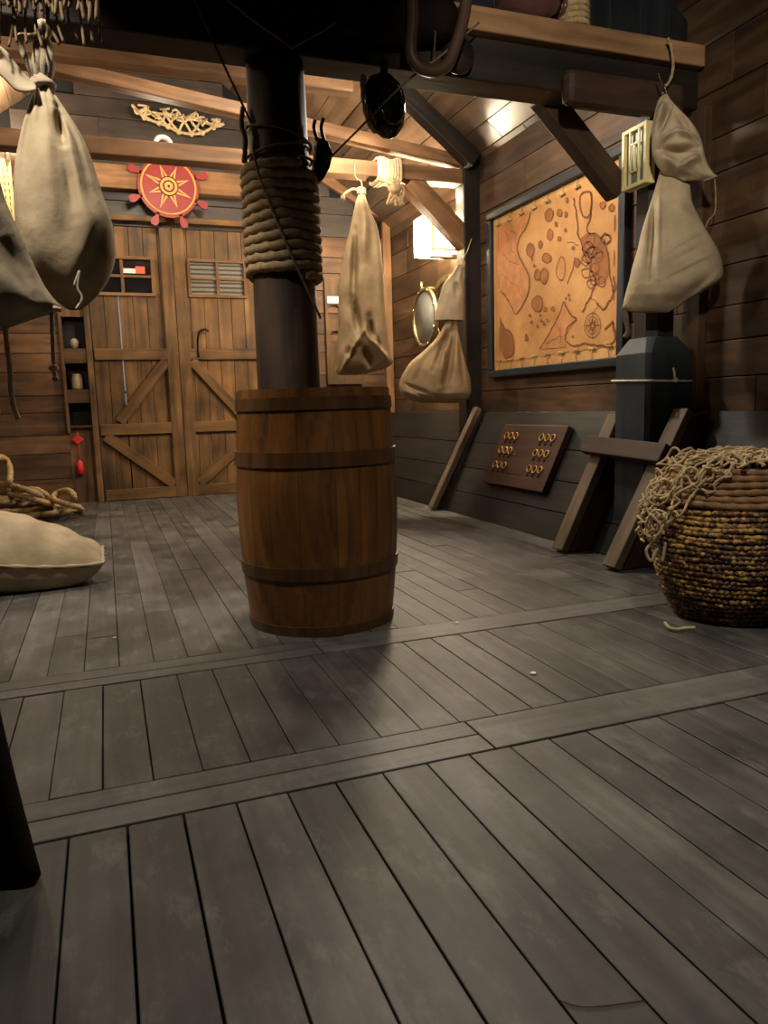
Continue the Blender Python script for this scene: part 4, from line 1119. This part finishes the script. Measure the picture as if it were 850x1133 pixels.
for k, l in enumerate((.90, .80, .80, .80, .92, .78, .88, .80)):
    a = math.radians(-25+45*k); d = V((math.cos(a), 0, math.sin(a))); n = V((-d.z, 0, d.x))
    c0 = wc+V((0, -.0185, 0))
    s.prism([c0+d*WR*.32-n*WR*.025, c0+d*WR*l*.72, c0+d*WR*.32+n*WR*.025], (0, -.002, 0), 1)
s.build('star', [M['gold'], M['darkred']], b)
s = MB()
for r_, d_ in ((.29, .018), ): s.lathe([(.001, -d_), (WR*r_, -d_), (WR*r_, 0), (.001, 0)], 32, wc+V((0, -.012, 0)), 0, smooth=False, axis=Matrix.Rotation(-math.pi/2, 3, 'X'))
s.build('hub', M['gold'], b)
s = MB(); s.torus(wc+V((0, -.03, 0)), WR*.17, .007, (0, 1, 0), 28, 7); s.torus(wc+V((0, -.03, 0)), WR*.30, .005, (0, 1, 0), 28, 7); s.ball(wc+V((0, -.03, 0)), .012); s.build('hub_ring', M['darkred'], b)
for k in range(8):
    a = math.radians(22.5+45*k-2); d = V((math.cos(a), 0, math.sin(a))); n = V((-d.z, 0, d.x)); c0 = wc+V((0, -.012, 0))
    s = MB(); out = []
    for f, w in ((.94, .055), (1.06, .055), (1.12, .09), (1.22, .125), (1.32, .12), (1.38, .07)): out.append((f, w))
    poly = [c0+d*WR*f+n*WR*w for f, w in out]+[c0+d*WR*f-n*WR*w for f, w in out[::-1]]
    s.prism(poly, (0, .024, 0)); s.build('handle', M['red'], b)
# white ring peeping over the beam
s = MB(); c = aty(181, 166, 5.46); s.torus(V((c.x, 5.46, 2.568)), .050, .016, (0, 1, .0), 28, 9)
tag(s.build('white_hoop', M['white'], None, None), 'white ring half hidden behind the tie beam above the red wheel sign', 'ring')

# garland of net on back wall
s = MB(); random.seed(5)
yy = 7.30; top = [(146, 116), (156, 124), (170, 126), (183, 126), (196, 128), (210, 131), (222, 134), (236, 138), (248, 137)]
bot = [(146, 116), (160, 130), (176, 136), (186, 140), (198, 146), (212, 148), (224, 147), (236, 141), (248, 137)]
A = [aty(x, y, yy-R_(.0, .05)) for x, y in top]; B = [aty(x, y, yy-R_(.0, .05)) for x, y in bot]
for L in (A, B): s.tube(smooth_path(L, 5), .013, 7, 0, False, 3, 30, .2)
for i in range(1, 8):
    for q in (A[i-1], A[i+1] if i < 8 else A[i]):
        s.tube(smooth_path([B[i], (B[i]+q)/2+V((R_(-.02, .02), -.02, R_(-.02, .02))), q], 5), .011, 7)
    s.ball(A[i], .026, 0, 8, 6); s.ball(B[i], .026, 0, 8, 6)
    for k in range(2):
        s.tube(smooth_path([A[i]+V((R_(-.06, .06), -.03, R_(-.05, .05))) for _ in range(4)], 5), .009, 6)
tag(s.build('net_garland', M['rope_pale'], None, None), 'short garland of knotted rope net on dark boards above the wheel sign', 'net')

# ================================================================== NICHE SHELF
b = thing('wall_shelf', 'narrow dark shelf niche in the wall left of the doors', 'shelf', (-.19, 7.36, .3))
nx0, nx1 = -.305, -.085
s = MB(); s.box((nx0, 7.47, .66), (nx1, 7.49, 1.68), 2); s.build('back_panel', M['beam_dark'], b)
for x in (nx0-.012, nx1-.012):
    s = MB(); s.box((x, 7.30, .64), (x+.024, 7.47, 1.70), 2); s.build('side_panel', M['wall'], b, bevel=.003)
for z, h in ((1.36, .13), (1.0, .12), (.68, .02)):
    s = MB(); s.box((nx0+.012, 7.305, z), (nx1-.012, 7.47, z+.022), 0); s.box((nx0+.012, 7.30, z-h+.022), (nx1-.012, 7.322, z+.022), 0); s.build('shelf_board', M['wall'], b, bevel=.003)
c = V((-.205, 7.37, 1.022))
b2 = thing('jar', 'small cream jar on the middle shelf of the niche', 'jar', c)
s = MB(); s.lathe([(.001, 0), (.042, .002), (.046, .02), (.046, .10), (.036, .125), (.036, .14), (.03, .14), (.03, .12), (.001, .11)], 24, c); s.build('body', M['ceramic'], b2)
s = MB(); s.tube(smooth_path([c+V((.02, 0, .12)), c+V((.03, 0, .17)), c+V((.05, 0, .18))], 5), .004, 6); s.build('spoon', M['iron'], b2)
c = V((-.20, 7.36, 1.382))
s = MB(); s.lathe([(.001, .0), (.02, 0), (.032, .025), (.036, .055), (.029, .08), (.012, .092), (.001, .092)], 20, c)
tag(s.build('gourd', M['ceramic'], None, None), 'small rounded pale vessel on the top shelf of the niche', 'vessel')
pc0 = aty(86, 488, 7.325)
b = thing('knot_pendant', 'red knotted cord pendant hanging on the wall below the niche', 'pendant', (pc0.x, pc0.y, pc0.z-.32))
s = MB(); s.prism([pc0+V((0, 0, .055)), pc0+V((.05, 0, .012)), pc0+V((.0, 0, -.035)), pc0+V((-.05, 0, .012))], (0, .02, 0)); s.build('knot', M['redknot'], b, bevel=.006)
s = MB(); s.tube([pc0+V((0, .01, .12)), pc0+V((0, .01, -.2))], .004, 6); s.build('cord', M['redknot'], b)
s = MB(); s.lathe([(.006, 0), (.022, -.02), (.03, -.05), (.034, -.13), (.001, -.135)], 12, pc0+V((0, .0, -.17))); s.build('tassel', M['redknot'], b)

# cream lattice panel at far left
b = thing('lattice_panel', 'cream woven lattice panel hanging on a cord at the left photo edge', 'panel', aty(5, 235, 7.0))
P0 = aty(-14, 176, 7.0); P1 = aty(16, 245, 7.0)
s = MB(); nx, nz = 5, 9
for i in range(nx+1):
    x = P0.x+(P1.x-P0.x)*i/nx; s.box((x-.012, 6.985, P1.z), (x+.012, 6.997, P0.z), 2)
for j in range(nz+1):
    z = P1.z+(P0.z-P1.z)*j/nz; s.box((P0.x, 6.990, z-.012), (P1.x, 7.002, z+.012), 0)
s.build('lattice', M['cream'], b)
s = MB(); k0 = aty(8, 150, 6.98); s.tube([k0, aty(8, 178, 6.98)], .02, 8, 0, False, 3, 20, .15); s.ball(k0, .055, 0, 12, 8); s.build('cord', M['white_rope'], b)

# wooden panel with round holes right of mast
b = thing('hole_panel', 'plank panel with two round holes behind the long narrow sack', 'panel', (2.30, 7.33, .95))
s = MB(); y = 7.325
p0 = (2.125, 1.03); p1 = (2.50, 2.06)
holes = [(2.215, 1.735, .07), (2.225, 1.485, .07)]
vsets = []
outer = [(p0[0], p0[1]), (p1[0], p0[1]), (p1[0], p1[1]), (p0[0], p1[1])]
es = []
def loop(ptsl):
    vs = [s.bm.verts.new((x, y, z)) for x, z in ptsl]
    for i in range(len(vs)): es.append(s.bm.edges.new((vs[i], vs[(i+1) % len(vs)])))
loop(outer)
for hx, hz, hr in holes: loop([(hx+hr*math.cos(2*math.pi*k/28), hz+hr*math.sin(2*math.pi*k/28)) for k in range(28)])
r_ = bmesh.ops.triangle_fill(s.bm, edges=es, use_beauty=True)
fs = [f for f in s.bm.faces]
for f in fs:
    for l in f.loops: l[s.uv].uv = (l.vert.co.z, l.vert.co.x)
o_ = s.build('panel', M['door'], b); mo = o_.modifiers.new('thick', 'SOLIDIFY'); mo.thickness = .035; mo.offset = 0
s = MB(); s.box((2.145, 7.295, 1.82), (2.27, 7.302, 1.885), 0); p = s.build('card', M['white'], b); p['label'] = 'blank white card'

# ================================================================== RIGGING UP TOP
Y = 3.0
b = thing('pulley_block', 'glossy black pulley block hanging under the dark cross beam right of mast', 'pulley', aty(425, 155, Y-.02))
c = aty(426, 117, Y-.03)
s = MB()
s.lathe([(.001, -.125), (.03, -.118), (.065, -.085), (.082, -.03), (.082, .03), (.070, .08), (.045, .11), (.001, .12)], 32, V((0, 0, 0)))
for v in s.bm.verts: v.co.y *= .62
s.bm.transform(Matrix.Rotation(math.radians(-8), 4, 'Y')); s.bm.transform(Matrix.Translation(c))
s.build('shell', M['glossblack'], b)
s = MB(); s.torus(c+V((.012, -.045, 0)), .052, .010, (0, 1, 0), 32, 8, 0, .9, 1.5); s.build('strap', M['glossblack'], b)
s = MB(); s.tube(smooth_path([aty(402, 84, Y), aty(403, 108, Y-.01), aty(408, 132, Y-.02), aty(416, 146, Y-.03)], 8), .0125, 9, 0, False, 3, 40, .2); s.build('rope_strop', M['rope'], b)
s = MB(); s.tube(smooth_path([aty(424, 86, Y), aty(425, 78, Y), aty(425, 70, Y+.02)], 4), .016, 8); s.build('shackle', M['iron'], b)
# wooden bow hanging over the beam
s = MB(); P = [aty(*q, 2.82) for q in ((456, -16), (457, 20), (455, 44), (456, 62), (466, 75), (482, 78), (496, 70), (505, 48), (513, 20), (518, -16))]
s.tube(smooth_path(P, 8), .024, 10)
tag(s.build('wooden_hoop', M['hoopwood'], None, None), 'dark wooden hoop hanging in front of the cross beam above the pulley', 'hoop')
s = MB(); c = aty(507, 62, 2.985)
s.lathe([(.001, -.03), (.06, -.028), (.072, 0), (.06, .028), (.001, .03)], 28, c, 0, axis=rx90)
tag(s.build('deadeye', M['beam_dark'], None, None), 'small dark round block hanging beside the wooden hoop on the cross beam', 'block')
# dark pennant
yq = 2.93
b = thing('pennant', 'black pointed cloth pennant hanging in front of the mast top', 'pennant', aty(323, 52, yq))
s = MB(); s.prism([aty(232, -22, yq), aty(410, -22, yq), aty(391, 0, yq), aty(389, 14, yq), aty(323, 52, yq), aty(253, 0, yq)], (0, .012, 0))
s.build('cloth', M['leather'], b)
s = MB(); s.tube([aty(q[0], q[1], yq-.004) for q in ((252, 0), (288, 28), (323, 53), (356, 34), (388, 15), (391, 0))], .0055, 6)
p = s.build('edge_cord', M['rope_dark'], b); p['label'] = 'thin brown edge cord'
s = MB(); s.tube([aty(370+k*13, 12+k*1.3, 2.935) for k in range(11)], lambda f: .085*(.85+.3*math.sin(f*3.1)), 14, 0, False, 5, 3, .05)
s.bm.transform(Matrix.Translation((0, .02, .012)))
tag(s.build('furled_cloth', M['leather'], None, None), 'furled dark cloth roll along the cross beam between the pennant and wooden hoop', 'cloth')
# rigging lines
def line(name, label, pts, r, mat='line', cat='rope'):
    s = MB(); s.tube(smooth_path([aty(*p) for p in pts], 6), r, 6); tag(s.build(name, M[mat], None, None), label, cat, 'thin rigging lines')
line('rigging_line', 'thin line running from the upper left down to the top lashing of mast', [(205, -25, 2.92), (240, 55, 2.94), (278, 136, 2.97)], .0045)
line('rigging_line', 'thin line crossing the front of the rope wrap diagonally down the mast', [(280, 160, 2.975), (287, 195, 2.965), (315, 265, 2.955), (340, 320, 2.965), (355, 352, 3.0)], .0055, 'rope_dark')
line('rigging_line', 'thin line rising from the mast cleat past the black pulley to upper right', [(358, 182, 3.0), (400, 140, 2.90), (448, 92, 2.90), (490, 60, 2.90), (530, 25, 2.92)], .0045, 'rope_dark')
line('rigging_line', 'short dark cord dropping at the top edge above the hanging pulley', [(478, -20, 2.9), (482, 20, 2.9), (480, 70, 2.9)], .004)
# jug and rope bundle on the beam
c = aty(588, 6, 3.05); c.z = 2.426+.085
b = thing('jug', 'glossy purple-brown jug lying on the pale plank of the cross beam', 'jug', (c.x, c.y, 2.426))
s = MB(); s.lathe([(.001, -.16), (.055, -.155), (.082, -.10), (.088, -.02), (.078, .06), (.045, .11), (.030, .135), (.001, .14)], 32, c, 0, axis=Matrix.Rotation(math.pi/2, 3, 'Y')); s.build('body', M['jug'], b)
s = MB(); s.torus(c+V((.15, 0, 0)), .034, .010, (1, 0, 0), 24, 8); s.build('lip', M['jug'], b)
s = MB(); cx = aty(638, 28, 3.03)
for k in range(6):
    s.torus((cx.x, 3.05, 2.426+.014+.025*k), .058, .0135, (0, 0, 1), 30, 8, 0, 1, 1, 3)
tag(s.build('rope_coil', M['rope'], None, None), 'stacked coil of rope beside the jug on the cross beam', 'rope')
# rope lashing around tie beam with frayed tassel
c = aty(425, 188, 5.35)
b = thing('rope_lashing', 'pale rope lashed round the tie beam with a frayed tassel above the long sack', 'rope', (c.x, 5.35, 2.3))
s = MB()
for k in range(9):
    x = c.x-.075+.021*k; zt_ = 2.478; hh = .066+.008*math.sin(k); 
    s.tube(smooth_path([(x, 5.268, zt_-hh), (x+.004, 5.262, zt_), (x, 5.268, zt_+hh), (x, 5.35, zt_+hh+.006), (x, 5.432, zt_+hh), (x, 5.436, zt_), (x, 5.432, zt_-hh), (x, 5.35, zt_-hh-.006)], 4, True), .011, 7, 0, True)
s.build('turns', M['rope_pale'], b)
s = MB()
for k in range(10):
    a = R_(-.5, .5)
    p0_ = V((c.x-.06+R_(-.03, .03), 5.25, 2.40))
    s.tube(smooth_path([p0_, p0_+V((.06+R_(-.02, .04), -.03, -.02+R_(-.02, .02))), p0_+V((.09+R_(-.02, .06), -.03, -.08+R_(-.03, .02))), p0_+V((.07+R_(-.03, .08), -.02, -.14+R_(-.04, .02)))], 5), .009, 6)
s.ball((c.x+.03, 5.22, 2.33), .045, 0, 10, 7, (1.2, .8, .8)); s.build('tassel', M['rope'], b)
# fringed net at upper left
random.seed(11)
s = MB(); Yn = 2.8
for k in range(26):
    px = -6+k*4.6; y0 = -24; ln = R_(4, 26)
    pts = [aty(px+R_(-3, 3), y0, Yn), aty(px+R_(-3, 3), -6, Yn-.01), aty(px+R_(-4, 4), ln, Yn)]
    s.tube(smooth_path(pts, 4), .0065, 6)
for k in range(12):
    px = 4+k*9.2
    pts = [aty(px, -10, Yn+.03), aty(px+R_(-6, 6), 20, Yn+.03), aty(px+R_(-8, 8), 50+R_(-8, 3), Yn+.03)]
    s.tube(smooth_path(pts, 5), .0045, 6)
for k in range(10):
    px = 2+k*11; s.tube(smooth_path([aty(px, -18, Yn), aty(px+6, -6, Yn-.02), aty(px+12, -16, Yn)], 4), .006, 6)
s.tube(smooth_path([aty(-20, -20, Yn), aty(50, -18, Yn), aty(125, -14, Yn)], 6), .012, 8)
o_ = tag(s.build('fringed_net', M['rope_dark'], None, None), 'dark rope net with pale frayed ends hanging at the upper left corner', 'net')

# ================================================================== FOREGROUND CLOTH, SCRAPS
b = MB(); nz_, na_ = 24, 60; g = []
plan = [(-.95, 1.60), (-.95, 1.345), (-.80, 1.335), (-.55, 1.345), (-.35, 1.335), (-.22, 1.345), (-.170, 1.338), (-.185, 1.40), (-.25, 1.58), (-.40, 1.66)]
pl_ = smooth_path([(x, y, 0) for x, y in plan], 6)
for i in range(nz_+1):
    f = i/nz_; z = .70*(1-f)+.004*f; row = []
    for k, p in enumerate(pl_):
        q = k/(len(pl_)-1)
        x = p.x-.058*(1-f)*(1 if p.x > -.6 else 0)-.012*math.sin(f*math.pi)*(1 if p.x > -.3 else 0)
        row.append(b.bm.verts.new((x, p.y+.010*f*math.sin(p.x*40), z+.006*f*math.sin(p.x*30))))
    g.append(row)
na_ = len(pl_)-1
for i in range(nz_):
    for k in range(na_): b.face((g[i][k], g[i+1][k], g[i+1][k+1], g[i][k+1]), None, 0, True)
top_ = [v for v in g[0]]; b.face(top_, None, 0, True)
o_ = b.build('draped_cloth', M['leather'], None, None); mo = o_.modifiers.new('thick', 'SOLIDIFY'); mo.thickness = .006; mo.offset = 1
tag(o_, 'dark brown cloth draped to the deck at the lower left photo edge', 'cloth')
def scrap(px, py, r, label):
    c = atz(px, py, .003); s = MB(); vs = [c+V((r*R_(.6, 1.2)*math.cos(t), r*R_(.6, 1.2)*math.sin(t), 0)) for t in [2*math.pi*k/7 for k in range(7)]]
    s.prism(vs, (0, 0, .003)); tag(s.build('paper_scrap', M['white'], None, None), label, 'scrap')
scrap(590, 745, .010, 'round white scrap on the deck boards between the two floor strips')
scrap(506, 689, .009, 'small white scrap on the far floor strip right of the barrel')
scrap(127, 706, .006, 'tiny white scrap on the far boards left of the barrel')
s = MB(); P = [atz(*q, .003) for q in ((618, 1106), (640, 1113), (665, 1113), (690, 1110), (712, 1107))]
s.tube(smooth_path(P, 6), .001, 6); tag(s.build('thread', M['darkred'], None, None), 'thin red thread lying on the boards near the bottom edge', 'thread')
